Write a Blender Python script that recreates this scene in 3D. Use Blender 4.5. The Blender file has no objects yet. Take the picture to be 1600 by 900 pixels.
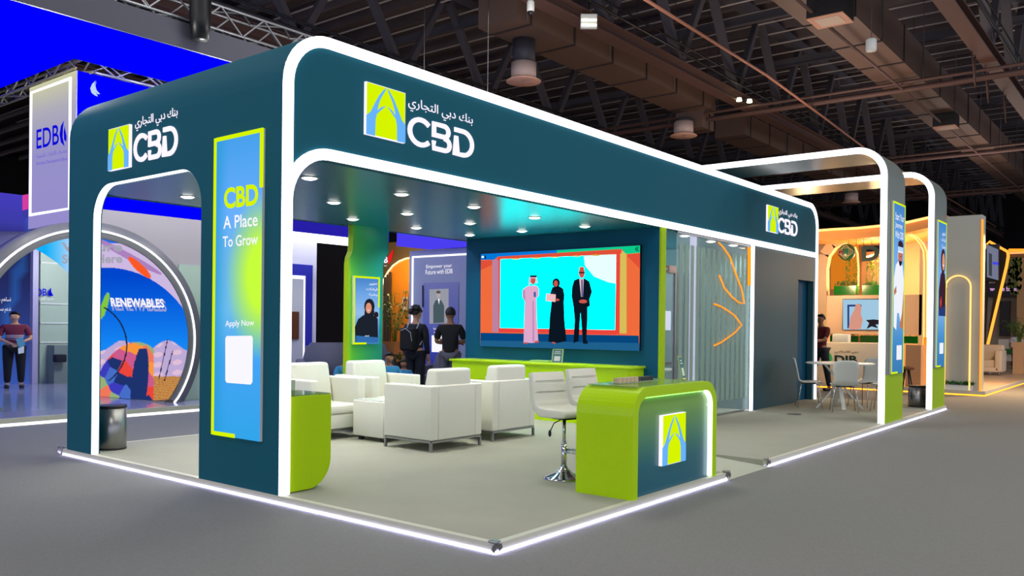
import bpy, bmesh, math, random
from math import sin, cos, pi, sqrt, atan2, radians
from mathutils import Vector, Matrix
random.seed(7)
SC = bpy.context.scene
COL = bpy.context.collection

# ------------------------------------------------------------------ camera
CAM = Vector((-4.6016, -3.7756, 1.62)); YAW, PITCH, ROLL, FPX, SY = .6711, -.0044, .0117, 1327.53, 62.03
FW = Vector((cos(YAW)*cos(PITCH), sin(YAW)*cos(PITCH), sin(PITCH)))
_r = Vector((sin(YAW), -cos(YAW), 0)); _u = _r.cross(FW)
RT = cos(ROLL)*_r + sin(ROLL)*_u; UP = -sin(ROLL)*_r + cos(ROLL)*_u
cd = bpy.data.cameras.new('camera'); cam = bpy.data.objects.new('camera', cd); COL.objects.link(cam)
cd.sensor_width = 36; cd.sensor_fit = 'HORIZONTAL'; cd.lens = 36*FPX/1600; cd.shift_y = SY/1600; cd.clip_end = 300
cam.matrix_world = Matrix(((RT.x, UP.x, -FW.x, CAM.x), (RT.y, UP.y, -FW.y, CAM.y), (RT.z, UP.z, -FW.z, CAM.z), (0, 0, 0, 1)))
SC.camera = cam
SC.view_settings.view_transform = 'Standard'; SC.view_settings.look = 'None'
SC.view_settings.exposure = 0; SC.view_settings.gamma = 1; SC.view_settings.use_curve_mapping = False

# ------------------------------------------------------------------ world and hall lights
w = bpy.data.worlds.new('hall_air'); SC.world = w; w.use_nodes = True
w.node_tree.nodes['Background'].inputs[0].default_value = (.80, .84, 1, 1)
w.node_tree.nodes['Background'].inputs[1].default_value = 1.35

def area(name, loc, size, energy, color=(1, 1, 1), rot=(0, 0, 0)):
    l = bpy.data.lights.new(name, 'AREA'); l.shape = 'SQUARE'; l.size = size; l.energy = energy; l.color = color
    o = bpy.data.objects.new(name, l); COL.objects.link(o); o.location = loc; o.rotation_euler = rot
    return o
for (x, y) in ((-6, -5), (2, -5), (9, -7), (-8, 4), (-3, 10), (5, 4), (16, -6)):  # last one is an unseen lamp added to brighten the platform's right side
    area('high_bay_and_fill_light', (x, y, 10.8), 2.2, 290, (1, .97, .93))
def point(name, loc, energy, color=(1, 1, 1), r=.1):
    l = bpy.data.lights.new(name, 'POINT'); l.energy = energy; l.color = color; l.shadow_soft_size = r
    o = bpy.data.objects.new(name, l); COL.objects.link(o); o.location = loc
    return o

def ray(u, v): return FW + RT*((u-800)/FPX) - UP*((v-450-SY)/FPX)
def on(ax, val, u, v):
    d = ray(u, v); i = 'xyz'.index(ax); return CAM + d*((val-CAM[i])/d[i])

# ------------------------------------------------------------------ materials
def lin(c):
    c = c/255
    return c/12.92 if c <= .04045 else ((c+.055)/1.055)**2.4
def rgb(c): return (lin(c[0]), lin(c[1]), lin(c[2]), 1)
MATS = {}
def pm(name, c, rough=.5, metal=0, noise=0, scale=20, bump=0, alpha=None, trans=0, spec=None):
    if name in MATS: return MATS[name]
    m = bpy.data.materials.new(name); m.use_nodes = True; nt = m.node_tree; b = nt.nodes['Principled BSDF']
    b.inputs['Base Color'].default_value = rgb(c); b.inputs['Roughness'].default_value = rough; b.inputs['Metallic'].default_value = metal
    if spec is not None: b.inputs['Specular IOR Level'].default_value = spec
    if alpha is not None: b.inputs['Alpha'].default_value = alpha
    if trans: b.inputs['Transmission Weight'].default_value = trans
    tc = nt.nodes.new('ShaderNodeTexCoord'); n = nt.nodes.new('ShaderNodeTexNoise')
    n.inputs['Scale'].default_value = scale; n.inputs['Detail'].default_value = 5
    nt.links.new(tc.outputs['Object'], n.inputs['Vector'])
    if noise:
        mx = nt.nodes.new('ShaderNodeMix'); mx.data_type = 'RGBA'
        k = lambda f: tuple(min(1, rgb(c)[i]*f) for i in range(3))+(1,)
        mx.inputs[6].default_value = k(1-noise); mx.inputs[7].default_value = k(1+noise)
        nt.links.new(n.outputs['Fac'], mx.inputs[0]); nt.links.new(mx.outputs[2], b.inputs['Base Color'])
    if bump:
        bp = nt.nodes.new('ShaderNodeBump'); bp.inputs['Strength'].default_value = bump; bp.inputs['Distance'].default_value = .01
        nt.links.new(n.outputs['Fac'], bp.inputs['Height']); nt.links.new(bp.outputs[0], b.inputs['Normal'])
    MATS[name] = m; return m
def em(name, c, s=1.0):
    if name in MATS: return MATS[name]
    m = bpy.data.materials.new(name); m.use_nodes = True; nt = m.node_tree; nt.nodes.clear()
    e = nt.nodes.new('ShaderNodeEmission'); o = nt.nodes.new('ShaderNodeOutputMaterial')
    e.inputs[0].default_value = rgb(c); e.inputs[1].default_value = s; nt.links.new(e.outputs[0], o.inputs[0])
    MATS[name] = m; return m
def vmat(name, emit=None, rough=.4):
    m = bpy.data.materials.new(name); m.use_nodes = True; nt = m.node_tree; b = nt.nodes['Principled BSDF']
    a = nt.nodes.new('ShaderNodeVertexColor'); a.layer_name = 'print'
    if emit is None:
        nt.links.new(a.outputs[0], b.inputs['Base Color']); b.inputs['Roughness'].default_value = rough
    else:
        nt.nodes.remove(b); e = nt.nodes.new('ShaderNodeEmission'); e.inputs[1].default_value = emit
        nt.links.new(a.outputs[0], e.inputs[0]); nt.links.new(e.outputs[0], nt.nodes['Material Output'].inputs[0])
    MATS[name] = m; return m

TEAL = pm('teal_laminate', (22, 94, 112), .7, noise=.03, scale=3, spec=.15)
TEAL2 = pm('teal_wall_paint', (0, 84, 118), .55, spec=.2, noise=.03, scale=3)
SOFF = pm('teal_soffit', (28, 112, 132), .27, noise=.03)
LIME = pm('lime_gloss', (182, 224, 0), .25, noise=.02, spec=.3)
LIMEM = pm('lime_satin', (168, 206, 0), .5, noise=.02, spec=.2)
LED = em('white_led', (247, 246, 255), 2.6)
LED2 = em('floor_led', (205, 200, 255), 14.0)
LEDC = em('counter_led', (245, 252, 255), 2.5)
LETW = em('letter_light', (250, 240, 255), 1.1)
LIMEE = em('lime_light', (215, 245, 0), 1.0)
SKYE = em('sky_blue_light', (105, 180, 250), 1.0)
WHT = pm('white_leather', (228, 228, 212), .38, noise=.02, scale=60, bump=.05)
CHR = pm('chrome', (205, 208, 212), .12, 1)
STL = pm('brushed_steel', (150, 150, 150), .3, 1, noise=.1)
BLK = pm('black_plastic', (14, 14, 16), .4)
CARP = pm('grey_carpet', (123, 124, 121), .95, noise=.16, scale=55, bump=.5)
PCARP = pm('beige_carpet', (160, 161, 145), .95, noise=.07, scale=2.2, bump=.2)
SKIRT = pm('beige_skirting', (206, 205, 185), .5, noise=.03)
RAMP = pm('pale_ramp', (186, 190, 172), .6, noise=.04)
WPL = pm('white_plastic', (225, 228, 222), .35, noise=.02)
GLASS = pm('clear_glass', (215, 235, 228), .03, alpha=.16)
GGLASS = pm('green_edge_glass', (120, 160, 110), .05, alpha=.45)
PRINT = vmat('printed_panel'); PRINTE = vmat('emissive_print', 1.0); VGRAD = vmat('gradient_and_glow_laminate', None, .3)
SKIN = pm('skin', (196, 144, 112), .55, noise=.03); SKIND = pm('tan_skin', (150, 104, 78), .55, noise=.03)
HAIR = pm('black_hair', (16, 14, 14), .6, noise=.2)

# ------------------------------------------------------------------ builders
def tag(o, label=None, cat=None, group=None, kind=None):
    if label: o['label'] = label
    if cat: o['category'] = cat
    if group: o['group'] = group
    if kind: o['kind'] = kind
    return o
def thing(name, loc, label, cat, group=None, rz=0):
    o = bpy.data.objects.new(name, None); COL.objects.link(o); o.location = loc; o.rotation_euler = (0, 0, rz)
    o.empty_display_size = .1
    return tag(o, label, cat, group)
def base_of(parent):
    p = Vector((0, 0, 0)); q = parent
    while q is not None: p += q.location; q = q.parent
    return p

class MB:
    def __init__(s): s.v = []; s.f = []; s.m = []; s.cur = 0; s.mats = []; s.cols = None; s.smooth = []
    def mat(s, m):
        if m not in s.mats: s.mats.append(m)
        s.cur = s.mats.index(m); return s
    def add(s, vs, fs, sm=False):
        b = len(s.v); s.v += [Vector(v) for v in vs]
        for f in fs: s.f.append([b+i for i in f]); s.m.append(s.cur); s.smooth.append(sm)
        return s
    def box(s, a, b, M=None):
        (x0, y0, z0), (x1, y1, z1) = a, b
        vs = [Vector(q) for q in ((x0,y0,z0),(x1,y0,z0),(x1,y1,z0),(x0,y1,z0),(x0,y0,z1),(x1,y0,z1),(x1,y1,z1),(x0,y1,z1))]
        if M: vs = [M @ v for v in vs]
        return s.add(vs, ((3,2,1,0),(4,5,6,7),(0,1,5,4),(1,2,6,5),(2,3,7,6),(3,0,4,7)))
    def rbox(s, a, b, r=.02, seg=2, M=None):
        bm = bmesh.new(); c = [(a[i]+b[i])/2 for i in range(3)]; d = [abs(b[i]-a[i]) for i in range(3)]
        bmesh.ops.create_cube(bm, size=1, matrix=Matrix.Translation(c) @ Matrix.Diagonal((*d, 1)))
        r = min(r, min(d)*.48)
        bmesh.ops.bevel(bm, geom=bm.edges[:], offset=r, segments=seg, affect='EDGES', profile=.5)
        return s.bm(bm, M, True)
    def bm(s, bm, M=None, sm=False):
        bm.verts.ensure_lookup_table(); bm.verts.index_update()
        vs = [(M @ v.co if M else v.co.copy()) for v in bm.verts]
        s.add(vs, [[v.index for v in f.verts] for f in bm.faces], sm); bm.free(); return s
    def prism(s, pts, d):
        """closed outline (3D points, one plane) extruded by vector d"""
        n = len(pts); P = [Vector(p) for p in pts]; d = Vector(d)
        from mathutils.geometry import tessellate_polygon
        tri = tessellate_polygon([P])
        vs = P + [p+d for p in P]
        fs = [list(t) for t in tri] + [[i+n for i in reversed(t)] for t in tri]
        fs += [[i, (i+1) % n, (i+1) % n+n, i+n] for i in range(n)]
        return s.add(vs, fs)
    def flat(s, pts):
        from mathutils.geometry import tessellate_polygon
        P = [Vector(p) for p in pts]; return s.add(P, [list(t) for t in tessellate_polygon([P])])
    def tube(s, path, r, n=8, cap=True, closed=False):
        P = [Vector(p) for p in path]; k = len(P); R = r if isinstance(r, (list, tuple)) else [r]*k
        vs = []; prev = None
        for i, p in enumerate(P):
            if closed: t = P[(i+1) % k]-P[i-1]
            else: t = (P[min(i+1, k-1)]-P[max(i-1, 0)])
            t.normalize()
            a = prev if prev is not None else (Vector((0, 0, 1)) if abs(t.z) < .9 else Vector((1, 0, 0)))
            x = (a - t*a.dot(t)).normalized(); y = t.cross(x); prev = x
            vs += [p + (x*cos(2*pi*j/n) + y*sin(2*pi*j/n))*R[i] for j in range(n)]
        fs = []
        for i in range(k if closed else k-1):
            i2 = (i+1) % k
            for j in range(n): fs.append([i*n+j, i*n+(j+1) % n, i2*n+(j+1) % n, i2*n+j])
        if cap and not closed: fs += [list(range(n))[::-1], [(k-1)*n+j for j in range(n)]]
        return s.add(vs, fs, True)
    def bar(s, a, b, w, d=None, up=(0, 0, 1)):
        a = Vector(a); b = Vector(b); d = d or w; t = (b-a).normalized(); u = Vector(up)
        if abs(t.dot(u)) > .95: u = Vector((1, 0, 0))
        x = t.cross(u).normalized(); y = x.cross(t)
        vs = [p + x*i*w/2 + y*j*d/2 for p in (a, b) for i, j in ((-1,-1),(1,-1),(1,1),(-1,1))]
        return s.add(vs, ((3,2,1,0),(4,5,6,7),(0,1,5,4),(1,2,6,5),(2,3,7,6),(3,0,4,7)))
    def lathe(s, prof, c=(0, 0, 0), n=24):
        c = Vector(c); vs = []
        for r, z in prof: vs += [c + Vector((r*cos(2*pi*j/n), r*sin(2*pi*j/n), z)) for j in range(n)]
        fs = [[i*n+j, i*n+(j+1) % n, (i+1)*n+(j+1) % n, (i+1)*n+j] for i in range(len(prof)-1) for j in range(n)]
        if prof[0][0] > 1e-4: fs.append(list(range(n))[::-1])
        if prof[-1][0] > 1e-4: fs.append([(len(prof)-1)*n+j for j in range(n)])
        return s.add(vs, fs, True)
    def ell(s, c, r, M=None, seg=14, rings=9):
        bm = bmesh.new(); bmesh.ops.create_uvsphere(bm, u_segments=seg, v_segments=rings, radius=1, matrix=Matrix.Translation(c) @ Matrix.Diagonal((*r, 1)))
        return s.bm(bm, M, True)
    def build(s, name, m=None, parent=None, label=None, cat=None, group=None, kind=None, origin=None, bevel=0):
        me = bpy.data.meshes.new(name)
        if m is not None and not s.mats: s.mats = [m]
        if parent is None and origin is None:
            xs = [v.x for v in s.v]; ys = [v.y for v in s.v]; zs = [v.z for v in s.v]
            origin = Vector(((min(xs)+max(xs))/2, (min(ys)+max(ys))/2, min(zs)))
        o0 = base_of(parent) if parent is not None else Vector(origin)
        me.from_pydata([tuple(v-o0) for v in s.v], [], s.f)
        for x in s.mats: me.materials.append(x)
        me.polygons.foreach_set('material_index', s.m); me.polygons.foreach_set('use_smooth', s.smooth)
        if s.cols:
            a = me.color_attributes.new('print', 'FLOAT_COLOR', 'POINT')
            for i, c in enumerate(s.cols): a.data[i].color = c
        me.update()
        bm = bmesh.new(); bm.from_mesh(me); bmesh.ops.recalc_face_normals(bm, faces=bm.faces[:]); bm.to_mesh(me); bm.free()
        o = bpy.data.objects.new(name, me); COL.objects.link(o)
        if parent is not None: o.parent = parent
        else: o.location = o0
        if bevel:
            md = o.modifiers.new('b', 'BEVEL'); md.width = bevel; md.segments = 2; md.limit_method = 'ANGLE'
        return tag(o, label, cat, group, kind)
def dup(root, loc=None, rz=None, label=None, group=None):
    r = root.copy(); COL.objects.link(r)
    if loc is not None: r.location = loc
    if rz is not None: r.rotation_euler = (0, 0, rz)
    if label: r['label'] = label
    if group: r['group'] = group
    def rec(a, b):
        for ch in list(a.children):
            c = ch.copy(); COL.objects.link(c); c.parent = b; rec(ch, c)
    rec(root, r); return r

def grid(mb, fpos, fcol, nx, ny):
    """grid surface with a colour per vertex"""
    b = len(mb.v); vs = []; cs = []
    for j in range(ny+1):
        for i in range(nx+1):
            p = fpos(i/nx, j/ny); vs.append(p); c = fcol(i/nx, j/ny, p); cs.append(rgb(c))
    mb.add(vs, [[j*(nx+1)+i, j*(nx+1)+i+1, (j+1)*(nx+1)+i+1, (j+1)*(nx+1)+i] for j in range(ny) for i in range(nx)])
    if mb.cols is None: mb.cols = [(1, 1, 1, 1)]*b
    mb.cols += cs
    return mb
def lerp(a, b, t): return tuple(a[i]+(b[i]-a[i])*t for i in range(3))
def ramp(t, st):
    for (t0, c0), (t1, c1) in zip(st, st[1:]):
        if t <= t1: return lerp(c0, c1, max(0, (t-t0)/(t1-t0)))
    return st[-1][1]
def sm(a, b, x):
    t = max(0, min(1, (x-a)/(b-a))); return t*t*(3-2*t)

# --- lettering
AR = {'ا':('FE8D','FE8E','FE8D','FE8E'),'ب':('FE8F','FE90','FE91','FE92'),'ت':('FE95','FE96','FE97','FE98'),'ج':('FE9D','FE9E','FE9F','FEA0'),
 'د':('FEA9','FEAA','FEA9','FEAA'),'ر':('FEAD','FEAE','FEAD','FEAE'),'ك':('FED9','FEDA','FEDB','FEDC'),'ل':('FEDD','FEDE','FEDF','FEE0'),
 'م':('FEE1','FEE2','FEE3','FEE4'),'ن':('FEE5','FEE6','FEE7','FEE8'),'ي':('FEF1','FEF2','FEF3','FEF4'),'س':('FEB1','FEB2','FEB3','FEB4'),
 'إ':('FE87','FE88','FE87','FE88'),'و':('FEED','FEEE','FEED','FEEE'),'ط':('FEC1','FEC2','FEC3','FEC4'),'ة':('FE93','FE94','FE93','FE94'),
 'ف':('FED1','FED2','FED3','FED4'),'ص':('FEB9','FEBA','FEBB','FEBC'),'ش':('FEB5','FEB6','FEB7','FEB8'),'ق':('FED5','FED6','FED7','FED8'),
 'ه':('FEE9','FEEA','FEEB','FEEC'),'ع':('FEC9','FECA','FECB','FECC'),'م':('FEE1','FEE2','FEE3','FEE4')}
NOJ = set('ادرإوة')
def arab(s):
    out = []
    for i, c in enumerate(s):
        if c not in AR: out.append(c); continue
        pj = i > 0 and s[i-1] in AR and s[i-1] not in NOJ
        nj = i < len(s)-1 and s[i+1] in AR and c not in NOJ
        out.append(chr(int(AR[c][(1 if not nj else 3) if pj else (2 if nj else 0)], 16)))
    return ''.join(out[::-1])
_tc = {}
def glyphs(body, bold=0):
    k = (body, bold)
    if k in _tc: return _tc[k]
    c = bpy.data.curves.new('t', 'FONT'); c.body = body; c.size = 1; c.offset = bold; c.resolution_u = 4
    o = bpy.data.objects.new('t', c); COL.objects.link(o); bpy.context.view_layer.update()
    me = bpy.data.meshes.new_from_object(o.evaluated_get(bpy.context.evaluated_depsgraph_get()))
    vs = [v.co.copy() for v in me.vertices]; fs = [list(p.vertices) for p in me.polygons]
    bpy.data.objects.remove(o); bpy.data.curves.remove(c); bpy.data.meshes.remove(me)
    x0 = min(v.x for v in vs); x1 = max(v.x for v in vs); y0 = min(v.y for v in vs); y1 = max(v.y for v in vs)
    vs = [Vector(((v.x-x0)/(x1-x0), (v.y-y0)/(y1-y0), 0)) for v in vs]
    _tc[k] = (vs, fs); return _tc[k]
def text(mb, body, p00, right, up, bold=0, depth=.0):
    """lettering stretched over the parallelogram p00 + right + up"""
    vs, fs = glyphs(body, bold); p00 = Vector(p00); right = Vector(right); up = Vector(up)
    W = [p00+right*v.x+up*v.y for v in vs]; mb.add(W, fs)
    if depth:
        n = right.cross(up).normalized()*depth
        mb.add([q+n for q in W], fs)
        from collections import Counter
        ec = Counter(); 
        for f in fs:
            for a, b in zip(f, f[1:]+f[:1]): ec[(min(a, b), max(a, b))] += 1
        E = [e for e, c in ec.items() if c == 1]
        mb.add([q for a, b in E for q in (W[a], W[b], W[b]+n, W[a]+n)], [[4*i, 4*i+1, 4*i+2, 4*i+3] for i in range(len(E))])
    return mb
class Sheet:
    """flat artwork on a surface facing -y ('y') or -x ('x')"""
    def __init__(s, ax, val, step=.0015): s.ax = ax; s.val = val; s.step = step; s.n = 0; s.mb = MB()
    def P(s, u, v, k=None): return on(s.ax, s.val-s.step*(s.n if k is None else k), u, v)
    def poly(s, pts, m): s.n += 1; s.mb.mat(m).flat([s.P(*p) for p in pts]); return s
    def ellipse(s, cu, cv, ru, rv, m, a0=0, a1=360, n=18):
        return s.poly([(cu+ru*cos(radians(a0+(a1-a0)*i/n)), cv-rv*sin(radians(a0+(a1-a0)*i/n))) for i in range(n + (a1-a0 < 360))], m)
    def text(s, body, bl, br, tl, m, bold=0):
        s.n += 1; a, b, c = s.P(*bl), s.P(*br), s.P(*tl); s.mb.mat(m); text(s.mb, body, a, b-a, c-a, bold); return s
def arc(cx, cy, r, a0, a1, n=10): return [(cx+r*cos(radians(a0+(a1-a0)*i/n)), cy+r*sin(radians(a0+(a1-a0)*i/n))) for i in range(n+1)]
def ribbon(mb, path, w, tp, d, closed=False, side=0):
    """band of width w along a 2D path; tp maps (a, b) to 3D; d is the extrusion vector"""
    n = len(path); L = []; R = []
    for i, p in enumerate(path):
        a = path[(i-1) % n] if (closed or i > 0) else p; b = path[(i+1) % n] if (closed or i < n-1) else p
        tx, ty = b[0]-a[0], b[1]-a[1]; l = math.hypot(tx, ty); nx, ny = -ty/l, tx/l
        k = 1
        if (closed or 0 < i < n-1):
            ax, ay = p[0]-a[0], p[1]-a[1]; la = math.hypot(ax, ay) or 1; k = 1/max(.5, (ax*tx+ay*ty)/(la*l))
        L.append((p[0]+nx*w*k*(.5+side/2), p[1]+ny*w*k*(.5+side/2))); R.append((p[0]-nx*w*k*(.5-side/2), p[1]-ny*w*k*(.5-side/2)))
    V = [Vector(tp(*q)) for q in L+R]; d = Vector(d); vs = V+[q+d for q in V]; N = 2*n; fs = []
    for i in range(n if closed else n-1):
        j = (i+1) % n
        fs += [[i, j, n+j, n+i], [N+i, N+n+i, N+n+j, N+j], [i, N+i, N+j, j], [n+i, n+j, N+n+j, N+n+i]]
    if not closed: fs += [[0, n, N+n, N], [n-1, N+n-1, N+2*n-1, 2*n-1]]
    return mb.add(vs, fs)

# ================================================================== hall shell
Y0 = 2.483; H = .0777; X1 = 13.84; YB = 6.58; ZT = 4.247; ZS = 3.12
MB().box((-30, -25, -.1), (75, 60, 0)).build('floor', CARP, kind='structure')
DARK = pm('dark_roof', (112, 100, 102), .8, noise=.3, scale=.6)
cb = MB().box((-30, -25, 13), (75, 60, 13.2))
for i in range(60): cb.box((-12+i*1.4, -25, 12.55), (-12+i*1.4+.12, 60, 13))
cb.build('ceiling', DARK, kind='structure')
WD = pm('black_drape_wall', (14, 14, 18), .9, noise=.2, scale=2)
MB().box((-30, 59.8, 0), (75, 60, 13)).build('wall_back', WD, kind='structure')
MB().box((74.8, -25, 0), (75, 60, 13)).build('wall_right', WD, kind='structure')

# ================================================================== main stand: platform
xr0 = on('y', 0, 1137, 742).x; xr1 = on('y', 0, 1200, 722).x; XP = 14.27; YP = 6.7; RD = 1.0
plat = thing('stand_platform', (7, 3, 0), 'low raised floor of the teal stand with beige skirting and white light under its edge', 'platform')
d = MB().mat(PCARP)
d.box((.06, .06, 0), (xr0, YP-.06, H)).box((xr0, RD, 0), (xr1, YP-.06, H)).box((xr1, .06, 0), (XP-.06, YP-.06, H))
d.build('carpet_deck', None, plat)
s = MB()
for a, b in (((0, 0), (xr0, .06)), ((xr1, 0), (XP, .06)), ((0, .06), (.06, YP)), ((XP-.06, .06), (XP, YP)), ((.06, YP-.06), (XP-.06, YP))):
    s.box((a[0], a[1], .022), (b[0], b[1], H-.0005))
s.build('skirting', SKIRT, plat)
for a, b in (((-.006, -.006), (xr0-.02, .012)), ((xr1+.02, -.006), (XP-.02, .012)), ((-.006, .012), (.012, YP-.02))):
    MB().box((a[0], a[1], .003), (b[0], b[1], .02)).build('edge_light', LED2, plat)
r = MB().mat(RAMP); r.prism([(xr0, -.02, .004), (xr0, RD, H-.001), (xr0, RD, .001), (xr0, -.02, .001)], (xr1-xr0, 0, 0)); r.build('entry_ramp', None, plat)
fl = MB()
fl.lathe([(0, 0), (.035, 0), (.035, .002), (0, .003)], (0, 0, 0), 16)
for cx, cy, lb in ((0, 0, 'at the nearest corner'), (xr0, 0, 'left of the ramp'), (xr1, 0, 'right of the ramp'), (0, YP, 'at the far left corner')):
    c = thing('corner_clip', (cx, cy, H), 'small metal corner clip on the platform skirting '+lb, 'clip', 'metal corner clips')
    k = .03 if cx == 0 else 0
    MB().rbox((cx-.035, cy-.02+0, H-.0), (cx+.035, cy+.05, H+.022), .01).build('cap', STL, c)
    g = MB()
    for sx in (-1, 1): g.prism([(cx+sx*.005, cy-.006, H), (cx+sx*.05, cy-.006, H-.005), (cx+sx*.06, cy-.006, H-.035), (cx+sx*.03, cy-.006, H-.06), (cx+sx*.005, cy-.006, H-.03)], (0, -.006, 0))
    g.build('plate', STL, c)
fb = on('z', H, 1241, 647.5)
MB().lathe([(0, 0), (.12, 0), (.12, .004), (.1, .008), (0, .008)], (fb.x, fb.y, H), 20).build('floor_socket_lid', STL, label='round metal socket lid set in the carpet left of the round table', cat='floor socket')

# ================================================================== main stand: canopy
stand = thing('stand_canopy', (7, 4.5, H), 'big teal portal stand with rounded corners and white light outlines', 'exhibition stand')
R = .5; T = .1
outer = [(0, H), (0, ZT-R)] + arc(R, ZT-R, R, 180, 90)[1:] + [(X1-R, ZT)] + arc(X1-R, ZT-R, R, 90, 0)[1:] + [(X1, H)]
ri = .42; inner = [(T, H), (T, ZS-ri)] + arc(T+ri, ZS-ri, ri, 180, 90)[1:] + [(X1-T, ZS), (X1-T, H)]
prof = outer + inner[::-1]
for yy, nm in ((Y0, 'front_fascia'), (YB-.12, 'rear_fascia')):
    MB().prism([(a, yy, b) for a, b in prof], (0, .12, 0)).build(nm, TEAL, stand)
# roof skin (curved left and right shoulders)
rs = MB(); sk = outer[1:-1]
V = [(a, y, b) for y in (Y0+.12, YB-.12) for a, b in sk]; n = len(sk)
rs.add(V, [[i, i+1, n+i+1, n+i] for i in range(n-1)], True).build('roof_skin', TEAL, stand)
MB().box((T, Y0+.12, ZS), (X1-T, YB-.12, ZS+.06)).build('soffit', SOFF, stand)
# left wall with a rounded opening
o0, o1, oz, orr = 3.765, 5.985, 3.13, .38
wl = MB(); yz = [(Y0+.12, H), (o0, H), (o0, oz-orr)] + arc(o0+orr, oz-orr, orr, 180, 90)[1:] + arc(o1-orr, oz-orr, orr, 90, 0) + [(o1, H), (YB-.12, H), (YB-.12, ZT-R), (Y0+.12, ZT-R)]
wl.prism([(0, a, b) for a, b in yz], (T, 0, 0)).build('left_wall', TEAL, stand)
led = MB(); pth = [(o0, H), (o0, oz-orr)] + arc(o0+orr, oz-orr, orr, 180, 90)[1:] + arc(o1-orr, oz-orr, orr, 90, 0) + [(o1, H)]
ribbon(led, [(a, b) for a, b in pth], .004, lambda a, b: (.006, a, b), (T-.02, 0, 0), side=-1)
led.build('opening_light', LED, stand)
MB().box((T, o0-1.16, H), (T+.03, o0, ZS)).build('left_lining', SOFF, stand)
# light outlines on the front
def front_band(nm, path, side=0, w=.1):
    m = MB(); ribbon(m, path, w, lambda a, b: (a, Y0-.02, b), (0, .03, 0), side=side); return m.build(nm, LED, stand)
front_band('outline_light', outer, side=-1)
pin = [(T-.05, ZS-ri-.1)] + arc(T+ri, ZS-ri, ri+.05, 180, 90) + [(X1-T, ZS+.05)]
front_band('opening_outline_light', pin, 0)
front_band('wall_edge_light', [(10.36, H), (10.36, ZS)], 0, .1)
# solid wall right of the glass, door recess
wm = MB(); xa, xb = 12.72, 13.62
wm.box((10.43, Y0, H), (xa, Y0+.12, ZS)).box((xb, Y0, H), (X1-T, Y0+.12, ZS)).box((xa, Y0, 2.6), (xb, Y0+.12, ZS))
wm.build('front_wall', pm('teal_grey_wall', (30, 84, 96), .5, noise=.03), stand)
MB().box((X1-T, Y0+.12, H), (X1, YB-.12, ZT-R)).build('right_wall', TEAL, stand)
dr = thing('storage_door', (13.15, Y0+.16, H), 'flush dark teal door recessed in the grey teal wall left of the round table', 'door')
MB().box((xa, Y0+.14, H), (xb, Y0+.18, 2.6)).build('door_leaf', TEAL2, dr)
MB().box((xa+.06, Y0+.125, 1.75), (xa+.16, Y0+.14, 2.0)).build('sign_plate', pm('door_plate', (90, 130, 150), .3), dr)
# screen wall and green edge
XS = 6.9; yw = on('x', XS, 728, 470).y
MB().box((XS, Y0+.03, H), (XS+.12, yw, ZS)).build('screen_wall', TEAL2, stand)
MB().box((XS+.0, Y0-.004, H), (XS+.15, Y0+.03, ZS)).build('lime_edge_post', LIMEM, stand)
MB().box((XS+.12, YB-.2, H), (X1-T, YB-.12, ZS)).build('room_back_wall', pm('room_wall', (150, 165, 160), .6, noise=.03), stand)
MB().box((10.43, Y0+.12, H), (10.5, YB-.2, ZS)).build('room_side_wall', pm('room_side', (70, 110, 120), .6), stand)

# rear column with step and gradient
yc = 6.3
def colshape(z):
    return 0
z1 = on('y', yc, 543, 405).z; z2 = on('y', yc, 552, 390).z
xl0 = on('y', yc, 545, 470).x; xr_ = on('y', yc, 598, 470).x; xlt = on('y', yc, 552, 370).x; xrt = on('y', yc, 607, 370).x
rc = thing('rear_column', ((xl0+xr_)/2, yc, H), 'green to teal column with a wider stepped top at the back of the lounge', 'column')
def edge(t):
    z = H+(ZS-H)*t
    k = 0 if z < z1 else (1 if z > z2 else (z-z1)/(z2-z1))
    return xl0+(xlt-xl0)*k, xr_+(xrt-xr_)*k, z
def cpos(a, t):
    l, r, z = edge(t); return Vector((l+(r-l)*a, yc, z))
def ccol(a, t, p):
    b = ramp(a+max(0, t-.75)*1.1, [(0, (135, 205, 10)), (.12, (85, 180, 50)), (.55, (40, 150, 90)), (1.0, (14, 125, 112)), (1.4, (10, 100, 118))])
    return b
g = MB().mat(VGRAD); grid(g, cpos, ccol, 16, 60); g.build('gradient_face', None, rc)
sd = MB(); N = 30
for t in range(N):
    l0, r0, za = edge(t/N); l1, r1, zb = edge((t+1)/N)
    sd.add([(l0, yc, za), (l1, yc, zb), (l1, yc+.12, zb), (l0, yc+.12, za)], [[0, 1, 2, 3]])
    sd.add([(r0, yc, za), (r1, yc, zb), (r1, yc+.12, zb), (r0, yc+.12, za)], [[0, 1, 2, 3]])
    sd.add([(l0, yc+.12, za), (r0, yc+.12, za), (r1, yc+.12, zb), (l1, yc+.12, zb)], [[0, 1, 2, 3]])
sd.build('column_sides', LIMEM, rc)

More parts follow.
